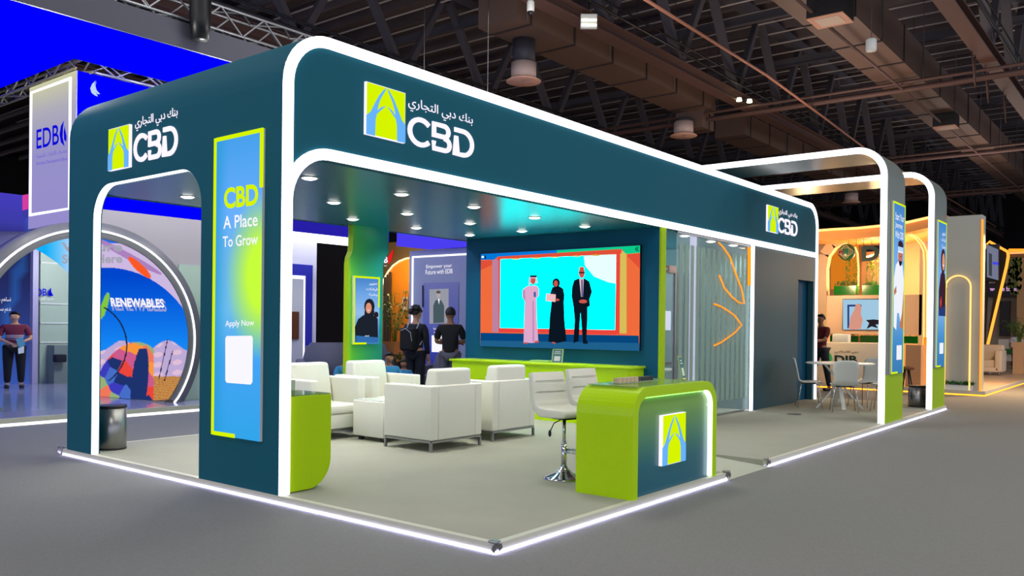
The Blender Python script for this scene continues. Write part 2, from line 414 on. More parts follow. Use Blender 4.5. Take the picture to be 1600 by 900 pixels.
# ---------------- downlights
dl = thing('ceiling_downlight', (0, 0, ZS), 'x', 'downlight', 'recessed downlights in the teal soffit')
MB().lathe([(.08, -.006), (.098, -.006), (.1, 0), (.08, 0)], (0, 0, ZS), 20).build('trim_ring', WPL, dl)
MB().lathe([(0, -.022), (.05, -.02), (.075, -.01), (.08, 0)], (0, 0, ZS), 20).build('lens', em('downlight_glow', (255, 250, 240), 6), dl)
lt = bpy.data.lights.new('downlight', 'SPOT'); lt.energy = 75; lt.spot_size = 2.3; lt.spot_blend = .8; lt.shadow_soft_size = .06; lt.color = (1, .97, .9)
lo = bpy.data.objects.new('lamp_light', lt); COL.objects.link(lo); lo.parent = dl; lo.location = (0, 0, -.03)
first = True
for j, y in enumerate((3.41, 4.62, 5.74)):
    for i, x in enumerate((1.02, 2.35, 3.63, 4.93, 6.2)):
        o = dl if first else dup(dl); first = False; o.location = (x, y, ZS)
        o['label'] = 'round white soffit downlight, %s in the %s row' % (('leftmost', 'second from left', 'third from left', 'fourth from left', 'rightmost, nearest the screen wall,')[i], ('front', 'middle', 'rear')[j])
for i, (u, v) in enumerate(((1070, 368), (1111, 377), (1146, 383))):
    p = on('z', ZS, u, v); o = dup(dl, (p.x, p.y, ZS)); o['group'] = 'downlights over the glass room'
    o['label'] = 'small round downlight over the glass fronted room, ' + ('left one', 'middle one', 'right one')[i]

# ---------------- logo signs
def emblem_shapes():
    L = [(0, .36), (.10, .44), (.2, .62), (.31, .80), (.42, .93), (.5, .99), (.44, .88), (.35, .74), (.30, .62), (.27, .50), (.36, .58), (.49, .635), (.37, .53), (.26, .43), (.23, .32), (.22, 0), (0, 0)]
    return [L, [(1-a, b) for a, b in L]]
def strokes():
    C = [(.50+(a-.5)*1.05, b) for a, b in arc(.5, .5, .41, 42, 318, 18)]
    B1 = [(.08, .46), (.08, .91), (.46, .91)] + arc(.50, .725, .185, 80, -80, 8) + [(.46, .54), (.17, .54)]
    B2 = [(.50, .49)] + arc(.54, .29, .20, 75, -80, 8) + [(.50, .09), (.08, .09), (.08, .34)]
    D = [(.0, .91), (.36, .91)] + arc(.38, .5, .41, 80, -80, 12) + [(.36, .09), (.08, .09), (.08, .70)]
    return [(C, 0), (B1, .95), (B2, .95), (D, 1.89)]
def sign(nm, label, E, L, A, right, back, group='illuminated bank logo signs'):
    """E, L, A = (x0, z0, w, h) boxes of emblem, letters, Arabic line in the plane given by origin fn right"""
    sg = thing(nm, right(E[0], E[1]), label, 'logo sign', group)
    n = Vector(back)
    q = MB(); q.prism([right(E[0], E[1]), right(E[0]+E[2], E[1]), right(E[0]+E[2], E[1]+E[3]), right(E[0], E[1]+E[3])], n*-.03)
    lbx = q.build('light_box', LETW, sg)
    q = MB(); k = n*-.033
    q.mat(LIMEE).flat([Vector(right(E[0]+a*E[2], E[1]+b*E[3]))+k for a, b in ((.012, .012), (.988, .012), (.988, .988), (.012, .988))])
    k = n*-.036; q.mat(SKYE)
    for S in emblem_shapes(): q.flat([Vector(right(E[0]+a*E[2], E[1]+b*E[3]))+k for a, b in S])
    q.build('emblem_face', None, lbx)
    W = 2.78
    for x0 in (0, .95, 1.89):
        q = MB()
        for S, xo in strokes():
            if xo == x0: ribbon(q, [(a+xo, b) for a, b in S], .155, lambda a, b: Vector(right(L[0]+a/W*L[2], L[1]+b*L[3])), n*-.014)
        q.build('letter', LETW, sg)
    q = MB(); a0 = Vector(right(A[0], A[1])); text(q, arab('بنك دبي التجـاري'.replace('ـ', '')), a0, Vector(right(A[0]+A[2], A[1]))-a0, Vector(right(A[0], A[1]+A[3]))-a0, 0, .004)
    q.build('arabic_lettering', LETW, sg)
    return sg
FYf = lambda a, b: (a, Y0-.001, b)
FXf = lambda a, b: (-.001, -a, b)
sign('logo_sign', 'largest logo: lime arch emblem and white letters at the left of the long fascia', (.936, 3.438, .525, .508), (1.525, 3.44, 1.03, .315), (1.53, 3.79, 1.0, .145), FYf, (0, 1, 0))
sign('logo_sign', 'lime arch emblem and white letters at the far right end of the long fascia', (10.97, 3.433, .54, .5), (11.56, 3.46, 1.05, .31), (11.6, 3.8, 1.0, .14), FYf, (0, 1, 0))
sign('logo_sign', 'lime arch emblem and white letters over the opening in the left side', (-5.577, 3.256, .46, .458), (-5.06, 3.285, .87, .31), (-5.05, 3.63, .84, .14), FXf, (1, 0, 0))

# ---------------- tall light box advert on the left column
ad = thing('advert_panel', (0, 3.1, .53), 'tall backlit blue and lime advert panel reading A Place To Grow, on the front column', 'advert')
q = MB().mat(PRINTE); ya0, ya1, za0, za1 = 2.735, 3.5, .535, 3.352
def adcol(a, b, p):
    base = ramp(b, [(0, (50, 165, 235)), (.25, (70, 165, 245)), (.42, (110, 190, 240)), (.58, (110, 185, 235)), (.75, (105, 175, 255)), (1, (70, 160, 235))])
    edge = lerp(base, (40, 155, 215), (1-sm(0, .35, a))*.75)
    g = max(0, 1-sqrt(((a-1.0)/.72)**2+((b-.53)/.27)**2)); c = lerp(edge, (200, 255, 60), min(1, g*1.6)); return c
grid(q, lambda a, b: Vector((-.029, ya1+(ya0-ya1)*a, za0+(za1-za0)*b)), adcol, 24, 80)
q.build('artwork', None, ad)
MB().box((-.028, ya0, za0), (-.001, ya1, za1)).build('case', WPL, ad)
q = MB(); w_ = .035
q.box((-.036, ya1-w_, za0), (-.02, ya1+.002, za1)).box((-.036, ya0-.002, za1-w_), (-.02, ya1-w_, za1+.002)).box((-.036, ya0-.002, 2.82), (-.02, ya0+w_, za1-w_)).box((-.036, ya1-.38, za0-.002), (-.02, ya1-w_, za0+w_))
q.build('lime_border', LIMEE, ad)
S = Sheet('x', -.034); WE = em('white_print', (250, 248, 255), 1.0)
S.text('CBD', (350, 327), (403.5, 320.5), (350, 294), LIMEE, .035); S.mb.build('headline', None, ad)
S = Sheet('x', -.034); S.text('A Place', (349, 358), (402.5, 353), (349, 338), WE, .012)
S.text('To Grow', (348, 386.5), (403, 382), (348, 369.5), WE, .012)
S.mb.build('tagline', None, ad)
S = Sheet('x', -.034); S.text('Apply Now', (352, 513), (397, 511.5), (352, 501), WE, .01)
S.mb.build('call_line', None, ad)
S = Sheet('x', -.034); S.poly([(354, 525), (393, 524.5), (395, 528), (394.5, 597), (391.5, 601), (354, 598), (352, 594), (352, 529)], WE)
S.mb.build('white_card', None, ad)

# ---------------- video wall
vs_ = thing('video_screen', (XS-.03, 4.5, 1.2), 'large video screen showing three people in front of a cyan backdrop', 'video screen')
V = Sheet('x', XS-.06)
c = {k: em('px_'+k, v, s) for k, (v, s) in dict(cyan=((0, 255, 255), 4.0), pale=((215, 250, 255), 1.2), orange=((240, 108, 60), 1), ora2=((225, 80, 55), 1), lil=((190, 130, 160), 1), yel=((215, 190, 90), 1), red=((235, 70, 60), 1), blue=((0, 120, 215), 1), carpet=((5, 70, 125), 1), carp2=((30, 95, 140), 1), grn=((10, 205, 140), 1), kand=((222, 170, 205), 1), kan2=((190, 140, 185), 1), blk=((10, 22, 34), 1), blk2=((22, 40, 56), 1), skn=((205, 85, 75), 1), pink=((240, 190, 195), 1), hair=((20, 18, 22), 1), tie=((60, 90, 160), 1), teal=((70, 120, 140), 1)).items()}
V.poly([(751.5, 397), (1000, 383.5), (999, 548.5), (750.5, 541)], c['orange'])
V.poly([(751, 520), (998, 524.5), (999, 548.5), (750.5, 541)], c['carpet'])
V.poly([(751, 532), (999, 536), (999, 548.5), (750.5, 541)], c['carp2'])
V.poly([(751.5, 397), (1000, 383.5), (1000, 395), (978, 397), (972, 390), (777, 402), (772, 406), (751.5, 406)], c['blue'])
V.poly([(870, 391), (1000, 383.5), (1000, 395), (978, 397), (972, 389.5), (870, 396)], c['grn'])
V.poly([(751.5, 407), (777, 406), (777, 410), (751.5, 422)], c['ora2']); V.poly([(982, 397), (1000, 396), (1000, 420), (980, 400)], c['ora2'])
V.poly([(769, 406), (779, 405), (780, 519), (769, 519)], c['lil']); V.poly([(968, 389), (979, 397), (979, 521), (966, 521)], c['yel'])
V.poly([(777, 401), (971, 389), (971, 396), (777, 407)], c['ora2'])
V.poly([(779, 403), (782, 403), (782, 516), (779, 519)], c['red']); V.poly([(962, 395), (969, 392), (968, 523), (961, 521)], c['red'])
V.poly([(779, 512), (962, 514), (963, 523), (779, 519)], c['red'])
V.poly([(782, 405), (963, 397.5), (961, 515.5), (781, 512.5)], c['cyan'])
V.poly([(912, 400), (963, 397.5), (962, 443), (950, 441), (928, 432), (914, 415)], c['pale'])
for u in (806, 838, 867, 901, 931): V.ellipse(u, 404.5-(u-806)*.045, 6, 1.2, c['yel'])
def vperson_kandura():
    V.poly([(824, 447), (838, 446), (842, 451), (842, 462), (838, 466), (839, 500), (841, 532), (833, 536), (818, 535.5), (819, 500), (820, 470), (816, 463), (817, 452)], c['kand'])
    V.poly([(832, 470), (834, 470), (835, 534), (832, 534)], c['kan2']); V.poly([(816, 455), (820, 452), (821, 472), (817, 466)], c['kan2'])
    V.ellipse(833, 438, 4.2, 6.5, c['skn']); V.poly([(827, 434), (829, 431), (838, 431), (840, 441), (838, 444), (837, 435), (830, 435), (829, 443), (826, 447)], c['kand'])
    V.poly([(828, 430), (839, 430), (839, 433), (828, 433)], c['hair']); V.poly([(834, 456), (837, 456), (837.5, 464), (834, 464)], c['tie'])
    V.poly([(818, 535), (825, 535), (824, 537), (818, 537)], c['skn']); V.poly([(836, 533), (842, 532), (842, 535), (835, 536)], c['skn'])
vperson_kandura()
V.poly([(863, 449), (872, 446), (880, 451), (882, 462), (881, 472), (882, 500), (885, 533), (870, 536), (857, 534), (859, 495), (862, 470), (859, 460)], c['blk'])
V.poly([(860, 458), (865, 454), (868, 460), (868, 470), (858, 470)], c['blk2'])
V.ellipse(869, 442, 6, 7.2, c['blk']); V.ellipse(868.5, 443, 3.4, 5, c['skn'])
V.poly([(853.5, 458.5), (868.5, 460), (868, 472), (852.5, 470)], c['pink']); V.ellipse(871, 468.5, 3.2, 1.8, c['skn']); V.poly([(863, 534), (868, 535), (868, 537), (862, 536)], c['skn'])
V.poly([(897, 438), (903, 435.5), (914, 435.5), (921, 440), (925, 456), (921, 468), (922, 478), (918, 480), (918, 500), (916, 530), (919, 537), (911, 537), (908, 500), (907, 488), (904, 533), (896, 536), (898, 500), (896, 479), (893, 462), (894, 448)], c['blk'])
V.poly([(905, 436), (912, 436), (911, 463), (908, 464)], c['pink']); V.poly([(908, 437), (910.5, 437), (911, 462), (908.5, 464)], c['tie'])
V.ellipse(909, 426, 4.7, 8.6, c['skn']); V.ellipse(909, 419, 4.2, 2.2, c['ora2']); V.poly([(904, 425), (914, 425), (914, 427), (904, 427)], c['hair']); V.ellipse(911, 471, 6.5, 3, c['skn'])
V.poly([(995, 385.5), (996, 385.5), (993.5, 389), (996, 393), (995, 393), (992, 389)], c['blk']); V.poly([(997.5, 385.5), (998.5, 385.5), (996, 389), (998.5, 393), (997.5, 393), (994.5, 389)], c['blk'])
V.poly([(757.5, 399), (759, 399), (759.5, 405), (757.5, 405)], c['blk']); V.poly([(752.5, 400), (756, 400), (756, 403), (752.5, 403)], c['pale'])
V.mb.build('picture', None, vs_)
p0 = on('x', XS-.06, 1000, 383.5); p1 = on('x', XS-.06, 750.5, 541)
MB().box((XS-.057, p0.y, 1.235), (XS, p1.y, 2.86)).build('case', BLK, vs_)

# ---------------- lime bench counter under the screen
bc = thing('lime_ledge_counter', (6.6, 4.3, H), 'long lime green ledge counter under the video screen', 'counter')
MB().rbox((6.38, 2.72, .96), (XS-.001, 6.35, 1.0), .008).build('top', LIME, bc)
MB().box((6.42, 2.76, H), (XS-.001, 6.31, .96)).build('body', LIME, bc)
def leaflet(p, wdt, hgt, lean, label):
    L = thing('leaflet_holder', p, label, 'leaflet holder', 'acrylic leaflet holders')
    M = Matrix.Translation(p) @ Matrix.Rotation(lean[2], 4, 'Z') @ Matrix.Rotation(lean[0], 4, 'X')
    sheet = MB().box((-wdt/2, -.004, 0), (wdt/2, .004, hgt), M).build('acrylic_sheet', pm('acrylic', (170, 190, 120), .1), L)
    q = MB(); q.mat(em('leaflet_print', (95, 140, 140), .7)); f = lambda x0, x1, z0, z1, k: [M @ Vector(v) for v in ((x0, k, z0), (x1, k, z0), (x1, k, z1), (x0, k, z1))]
    q.flat(f(-wdt*.42, wdt*.42, hgt*.05, hgt*.95, -.006)); q.mat(em('leaflet_white', (215, 225, 215), .8)); q.flat(f(-wdt*.27, wdt*.27, hgt*.14, hgt*.48, -.008))
    q.mat(MATS['leaflet_white']); q.flat(f(-wdt*.25, wdt*.25, hgt*.78, hgt*.82, -.008)).flat(f(-wdt*.3, wdt*.3, hgt*.66, hgt*.70, -.008)); q.build('leaflet', None, sheet)
    q = MB(); q.box((-wdt/2, -.03, 0), (wdt/2, .06, .006), Matrix.Translation(p) @ Matrix.Rotation(lean[2], 4, 'Z')); q.build('foot', MATS['acrylic'], L)
    return L
lp = on('x', 6.55, 870, 571); lp.z = 1.0
leaflet(lp, .19, .23, (-.25, 0, -pi/2+.25), 'small clear leaflet holder standing on the lime ledge under the video screen')
bp_ = on('x', 6.5, 846, 569)
bst = thing('booklet_stack', (6.5, bp_.y, 1.0), 'flat stack of pale green booklets on the lime ledge left of the leaflet holder', 'booklets')
for i in range(3): MB().box((6.42, bp_.y-.2+.01*i, 1.0+.012*i), (6.62, bp_.y+.2-.01*i, 1.011+.012*i)).build('booklet', pm('booklet_green', (165, 205, 100), .5), bst)

# ---------------- left lime block with glass top behind the column
lb = thing('lime_side_counter', (.35, 2.7, H), 'lime green side counter with rounded lower corner and glass top beside the front column', 'counter')
pts = [(.115, .085)] + [(.30, .088)] + arc(.585-.27, .085+.27, .27, -80, 0, 10) + [(.585, .945), (.115, .945)]
MB().prism([(a, Y0+.01, b) for a, b in pts], (0, .5, 0)).build('body', LIMEM, lb, bevel=.004)
MB().box((.12, Y0+.02, .945), (.58, Y0+.5, .955)).build('glass_top', GGLASS, lb)
MB().box((.12, Y0+.42, .955), (.48, Y0+.43, 1.06)).box((.12, Y0+.02, .955), (.13, Y0+.42, 1.06)).build('glass_guard', GGLASS, lb)

# ---------------- front counter
ct = thing('reception_counter', (2.75, .35, H), 'lime green reception counter with rounded shoulders, lit teal front and arch emblem', 'counter')
cx0, cx1, ct1, cr = 1.905, 3.6, 1.065, .25; yb = .62; yf = .02
so = [(cx0, H), (cx0, ct1-cr)] + arc(cx0+cr, ct1-cr, cr, 180, 90)[1:] + arc(cx1-cr, ct1-cr, cr, 90, 0) + [(cx1, H)]
tt = .09; si = [(cx0+tt, H), (cx0+tt, ct1-cr)] + arc(cx0+cr, ct1-cr, cr-tt, 180, 90)[1:] + arc(cx1-cr, ct1-cr, cr-tt, 90, 0) + [(cx1-tt, H)]
q = MB(); nn = len(so)
for i in range(nn-1):
    a, b, c2, d2 = so[i], so[i+1], si[i+1], si[i]
    q.add([(p[0], y, p[1]) for y in (yf, yb) for p in (a, b, c2, d2)], [[0, 1, 2, 3], [4, 5, 6, 7], [0, 1, 5, 4], [3, 2, 6, 7]], False)
q.build('shell', LIME, ct)
q = MB().mat(VGRAD); cf = lambda a, b: Vector((cx0+tt+(cx1-cx0-2*tt)*a, yf+.045, H+(ct1-tt-H)*b))
grid(q, cf, lambda a, b, p: ramp(b, [(0, (16, 96, 118)), (.3, (30, 108, 120)), (.6, (85, 145, 105)), (.85, (120, 170, 80)), (1, (135, 190, 60))]), 6, 40); fpn = q.build('front_panel', None, ct)  # green LED glow painted into the panel colour, stronger towards the top
q = MB(); ribbon(q, [(cx1-tt-.001, H+.01), (cx1-tt-.001, ct1-cr)] + arc(cx1-cr, ct1-cr, cr-tt, 0, 78), .03, lambda a, b: (a, yf+.006, b), (0, .036, 0), side=1); q.build('edge_light', LEDC, ct)
q = MB(); ribbon(q, [(cx1-cr, ct1-tt-.006), (cx0+cr, ct1-tt-.006)], .008, lambda a, b: (a, yf+.03, b), (0, .012, 0), side=1); q.build('top_light', em('soft_green_led', (160, 255, 120), 2.2), ct)
E_ = (2.455, .312, .475, .472)
q = MB(); q.mat(LETW).box((E_[0], yf+.012, E_[1]), (E_[0]+E_[2], yf+.044, E_[1]+E_[3]))
q.mat(LIMEE).flat([(E_[0]+a*E_[2], yf+.009, E_[1]+b*E_[3]) for a, b in ((.03, .01), (.99, .01), (.99, .99), (.03, .99))]); q.mat(SKYE)
for Sx in emblem_shapes(): q.flat([(E_[0]+a*E_[2], yf+.006, E_[1]+b*E_[3]*.98) for a, b in Sx])
q.build('emblem_box', None, fpn)
MB().box((cx0+.14, yf+.05, ct1-.002), (cx1-.3, yb-.03, ct1+.006)).build('glass_top', GGLASS, ct)
MB().box((cx0+tt, yb-.02, H), (cx1-tt, yb, .3)).build('footrail', LIME, ct)
lp2 = on('y', .3, 1068, 599); lp2.z = ct1+.006
leaflet(lp2, .17, .24, (-.2, 0, .25), 'clear leaflet holder leaning on top of the reception counter')
tp = thing('leaflet_tray', (2.62, .42, ct1+.006), 'low rack of small cards on the reception counter top', 'card rack')
tray = MB().box((2.25, .36, ct1+.006), (2.98, .5, ct1+.012)).build('tray', pm('tray_glass', (150, 170, 130), .1), tp)
for i in range(5): MB().box((2.28+i*.075, .40, ct1+.012), (2.345+i*.075, .46, ct1+.055)).build('card_block', pm('card_block', (205, 180, 150), .6), tray)
q = MB()
for i in range(9): q.box((2.68+i*.032, .40, ct1+.012), (2.684+i*.032, .47, ct1+.05))
q.build('wire_rack', STL, tp)

# ================================================================== two open arch frames on the right
def arch_frame(xa, xb, lb, ads):
    fr = thing('lit_arch', ((xa+xb)/2, .1, H), lb, 'arch frame', 'white lit arch frames on the right')
    ya, yb_, zt, r = .03, 6.69, on('x', xa, 1380 if xa < 11 else 1440, 226 if xa < 11 else 267).z, .5
    tk = .10
    po = [(ya, H), (ya, zt-r)] + arc(ya+r, zt-r, r, 180, 90)[1:] + arc(yb_-r, zt-r, r, 90, 0) + [(yb_, H)]
    pi_ = [(ya+tk, H), (ya+tk, zt-r)] + arc(ya+r, zt-r, r-tk, 180, 90)[1:] + arc(yb_-r, zt-r, r-tk, 90, 0) + [(yb_-tk, H)]
    q = MB(); n = len(po)
    for i in range(n-1):
        a, b, c2, d2 = po[i], po[i+1], pi_[i+1], pi_[i]
        q.add([(x, p[0], p[1]) for x in (xa+.012, xb) for p in (a, b, c2, d2)], [[0, 1, 2, 3], [4, 5, 6, 7], [0, 1, 5, 4], [3, 2, 6, 7]])
    q.build('frame', pm('frame_satin', (128, 138, 132), .3, .1, noise=.04), fr)
    q = MB(); mid = [((a[0]+b[0])/2, (a[1]+b[1])/2) for a, b in zip(po, pi_)]
    ribbon(q, mid, .1, lambda a, b: (xa-.01, a, b), (.022, 0, 0)); q.build('outline_light', LED, fr)
    MB().box((xa+.012, ya-.004, H), (xb, ya, .86)).build('lime_base_panel', LIMEM, fr)
    return fr
arch_frame(9.88, 10.98, 'tall white lit arch frame standing on the platform nearer the long fascia', None)
arch_frame(13.14, 14.2, 'second white lit arch frame, at the far right end of the platform', None)
AB = {k: em('ad_'+k, v, 1) for k, v in dict(blue=(70, 140, 215), sky=(105, 165, 230), pale=(190, 215, 245), wht=(240, 243, 252), skn=(196, 120, 96), skn2=(225, 150, 120), hair=(40, 30, 40), nav=(40, 60, 120), blk=(28, 34, 46), dkb=(60, 35, 50), deep=(50, 110, 175), red=(210, 70, 60), teal=(60, 130, 140)).items()}
def adprint(sheet_ax, val, ptl, ptr, pbr, pbl, name, label, mode, case=.03):
    """backlit advert: corners are photo pixels projected on the carrying surface"""
    P4 = [on(sheet_ax, val-case, *p) for p in (ptl, ptr, pbr, pbl)]
    L = (P4[0]+P4[3])/2; Rr = (P4[1]+P4[2])/2; zt = (P4[0].z+P4[1].z)/2; zb = (P4[2].z+P4[3].z)/2
    A = thing(name, ((L.x+Rr.x)/2, (L.y+Rr.y)/2, zb), label, 'advert', 'tall backlit adverts with portraits')
    if sheet_ax == 'y': f = lambda a, b, k=0: Vector((L.x+(Rr.x-L.x)*a, val-case-k, zb+(zt-zb)*b))
    q = MB().mat(PRINTE)
    grid(q, lambda a, b: f(a, b), lambda a, b, p: ramp(b, [(0, (62, 125, 180)), (.18, (70, 140, 205)), (.45, (150, 190, 235)), (.75, (110, 165, 230)), (1, (70, 130, 200))]), 6, 30); q.build('artwork', None, A)
    MB().box(tuple(f(0, 0, -.001)), tuple(f(1, 1, -case))).build('case', WPL, A)
    q = MB(); bw = .03/abs(Rr.x-L.x); bh = .03/(zt-zb); k = .004
    def rect(a0, b0, a1, b1): q.box(tuple(f(a0, b0, k)), tuple(f(a1, b1, 0)))
    rect(0, 0, bw, 1); rect(bw, 1-bh, 1, 1); rect(1-bw, .55 if mode == 'rear' else .0, 1, 1-bh); rect(bw, 0, .5, bh)
    q.build('lime_border', LIMEE, A)
    # portrait, drawn in the panel's own unit frame
    q = MB(); st = [0]; sh_ = [0]
    def po(pts, m): st[0] += 1; q.mat(AB[m]).flat([f(a, b+sh_[0], .002+.0008*st[0]) for a, b in pts])
    def el(cx, cy, rx, ry, m, a0=0, a1=360): po([(cx+rx*cos(radians(a0+(a1-a0)*i/16)), cy+ry*sin(radians(a0+(a1-a0)*i/16))) for i in range(16 if a1-a0 == 360 else 17)], m)
    def tx(s, a, b, w_, h_, ar=False):
        st[0] += 1; q.mat(AB['wht']); o = f(a, b, .002+.0008*st[0]); text(q, arab(s) if ar else s, o, f(a+w_, b, .002+.0008*st[0])-o, f(a, b+h_, .002+.0008*st[0])-o, .01)
    if mode == 'kandura':
        sh_[0] = .055
        po([(.12, .36), (.1, .5), (.25, .58), (.5, .61), (.8, .585), (.93, .5), (.93, .2), (.75, .22), (.55, .30), (.4, .3), (.35, .2), (.12, .22)], 'wht')
        po([(.6, .22), (.8, .3), (.93, .45), (.93, .2)], 'skn'); po([(.12, .43), (.3, .46), (.32, .42), (.14, .40)], 'skn')
        el(.6, .645, .2, .058, 'skn'); el(.6, .607, .13, .03, 'hair', 180, 360); el(.6, .655, .21, .03, 'wht', 0, 180)
        el(.6, .70, .22, .028, 'dkb'); po([(.38, .69), (.82, .69), (.85, .62), (.80, .60), (.8, .665), (.4, .665), (.39, .61), (.34, .62)], 'pale')
        po([(.66, .632), (.54, .632), (.54, .636), (.66, .636)], 'hair')
        sh_[0] = 0; tx('Start Your', .12, .895, .74, .042); tx('Journey', .12, .842, .6, .042); tx('With CBD', .12, .79, .7, .042)
        po([(.35, .08), (.78, .08), (.78, .165), (.35, .165)], 'wht')
    elif mode == 'abaya':
        sh_[0] = .07
        po([(.2, .28), (.18, .45), (.35, .56), (.6, .6), (.85, .57), (.97, .5), (.97, .28)], 'dkb'); el(.62, .66, .26, .085, 'dkb'); el(.66, .655, .16, .06, 'skn2')
        po([(.56, .635), (.74, .635), (.70, .625), (.60, .625)], 'wht'); po([(.3, .38), (.45, .42), (.5, .36), (.38, .33)], 'red')
        po([(.2, .28), (.97, .28), (.97, .36), (.2, .32)], 'nav')
        sh_[0] = 0
        tx('تطوير', .42, .90, .42, .035, True); tx('قيادات', .35, .86, .5, .03, True); tx('وطنية', .42, .81, .42, .035, True)
        po([(.3, .09), (.75, .09), (.75, .165), (.3, .165)], 'wht')
    elif mode == 'rear':
        po([(.10, .03), (.06, .25), (.18, .37), (.38, .43), (.75, .43), (.93, .38), (.95, .03)], 'blk'); el(.60, .56, .20, .115, 'blk'); po([(.42, .5), (.40, .38), (.55, .33), (.75, .38), (.8, .5)], 'blk')
        el(.57, .535, .115, .08, 'skn2'); po([(.51, .505), (.62, .507), (.58, .495), (.54, .495)], 'wht'); el(.86, .44, .09, .045, 'hair')
        po([(.5, .555), (.535, .555), (.535, .56), (.5, .56)], 'hair'); po([(.6, .555), (.635, .555), (.635, .56), (.6, .56)], 'hair')
        po([(.10, .03), (.95, .03), (.95, .10), (.10, .13)], 'deep')
        tx('تطوير', .56, .87, .33, .05, True); tx('قيادات', .46, .79, .44, .05, True); tx('وطنية', .56, .71, .34, .05, True); tx('cbd', .42, .115, .16, .02)
    q.build('portrait', None, A); return A
adprint('y', .026, (1397, 313), (1416, 323), (1410, 583), (1391.5, 584), 'portrait_advert', 'tall backlit advert of a man in white robe on the nearer arch frame', 'kandura')
adprint('y', .026, (1466, 343), (1480.5, 350), (1475, 572.5), (1462, 574), 'portrait_advert', 'tall backlit advert of a woman in dark headscarf on the far right arch frame', 'abaya')
adprint('y', yc-.002, (552, 431), (594, 433), (592, 538), (552, 538), 'portrait_advert', 'backlit advert of a smiling woman in black headscarf on the green rear column', 'rear')

# ================================================================== glass room front
gf = thing('glass_partition', (8.7, Y0+.06, H), 'clear glass front wall with frosted vertical stripes right of the lime post', 'glass wall')
MB().box((7.5, Y0+.05, H+.03), (10.36, Y0+.062, ZS-.02)).build('glass_pane', GLASS, gf)
q = MB(); x = 7.58
while x < 10.3: q.box((x, Y0+.044, H+.25), (x+.11, Y0+.049, 2.93-.0*(x-7))); x += .2
q.build('frosted_stripes', pm('frosted_film', (150, 182, 165), .5, alpha=.85), gf)
q = MB().box((7.5, Y0+.04, H), (10.36, Y0+.08, H+.03)).box((7.5, Y0+.04, ZS-.03), (10.36, Y0+.08, ZS)); q.build('rail', STL, gf)
pp = on('y', Y0+.1, 1085, 400)
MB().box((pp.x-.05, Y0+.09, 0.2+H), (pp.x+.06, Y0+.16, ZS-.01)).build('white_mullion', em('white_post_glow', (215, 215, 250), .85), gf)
gd = thing('glass_door', (7.28, Y0+.06, H), 'narrow clear glass door with steel frame and bar handle beside the lime post', 'door')
MB().box((7.08, Y0+.05, H+.01), (7.48, Y0+.062, 2.5)).build('glass_pane', GLASS, gd)
MB().box((7.44, Y0+.04, H), (7.49, Y0+.08, 2.52)).box((7.06, Y0+.04, H), (7.09, Y0+.08, 2.52)).box((7.09, Y0+.04, 2.48), (7.44, Y0+.08, 2.52)).build('frame', STL, gd)
MB().rbox((7.22, Y0+.02, 2.44), (7.44, Y0+.1, 2.56), .01).build('closer_clamp', pm('pinkish_clamp', (200, 170, 155), .4), gd)
MB().box((7.1, Y0+.03, 1.02), (7.34, Y0+.05, 1.06)).box((7.1, Y0+.035, 1.55), (7.3, Y0+.045, 1.85)).build('handle', CHR, gd)
td = on('y', 2.85, 1060, 428); te = on('y', 2.85, 1094, 428)
sc_ = thing('blue_panel_screen', ((td.x+te.x)/2, 2.87, H), 'plain dark blue upright panel standing inside the glass room behind the door', 'panel')
MB().box((td.x, 2.85, H), (te.x, 2.9, 2.52)).build('panel', pm('deep_blue_panel', (0, 78, 112), .4), sc_)
MB().box((td.x-.03, 2.84, H), (td.x, 2.91, 2.52)).build('edge_strip', STL, sc_)
REFL = em('orange_reflection', (255, 140, 20), 1.6)  # reflection of the amber arches in the glass, built as glowing tubes
def reflection(px, lb, m=REFL, r=.013, closed=False, y=Y0+.022):
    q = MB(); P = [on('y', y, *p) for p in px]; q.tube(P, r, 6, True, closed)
    o = q.build('reflection_outline', m, label=lb, cat='neon light', group='orange neon outlines behind the glass'); return o
reflection([(1123, 379), (1130, 386), (1141, 402), (1150, 428), (1159, 452), (1163, 474), (1155, 473), (1144, 464), (1132, 450), (1124, 430)], 'orange neon leaf outline hanging behind the striped glass, upper of the two')
reflection([(1116, 475), (1127, 479), (1137, 485), (1148, 493), (1159, 508), (1148, 520), (1137, 528), (1127, 535), (1116, 540)], 'orange neon arrowhead outline behind the striped glass, lower of the two')
reflection([(1171, 386), (1171, 446)], 'short vertical orange neon bar at the right end of the striped glass', r=.03)
point('room_light', (9, 4.5, 2.7), 80, (.95, 1, .95), .3)
# table and chair silhouettes inside the room
rt = thing('meeting_table', (9.3, 4.2, H), 'pale table standing inside the glass fronted room', 'table')
MB().rbox((8.8, 3.7, .78), (9.9, 4.6, .82), .01).build('tabletop', WPL, rt)
for sx in (8.88, 9.82):
    for sy in (3.78, 4.52): MB().tube([(sx, sy, H), (sx, sy, .78)], .018, 6).build('leg', STL, rt)

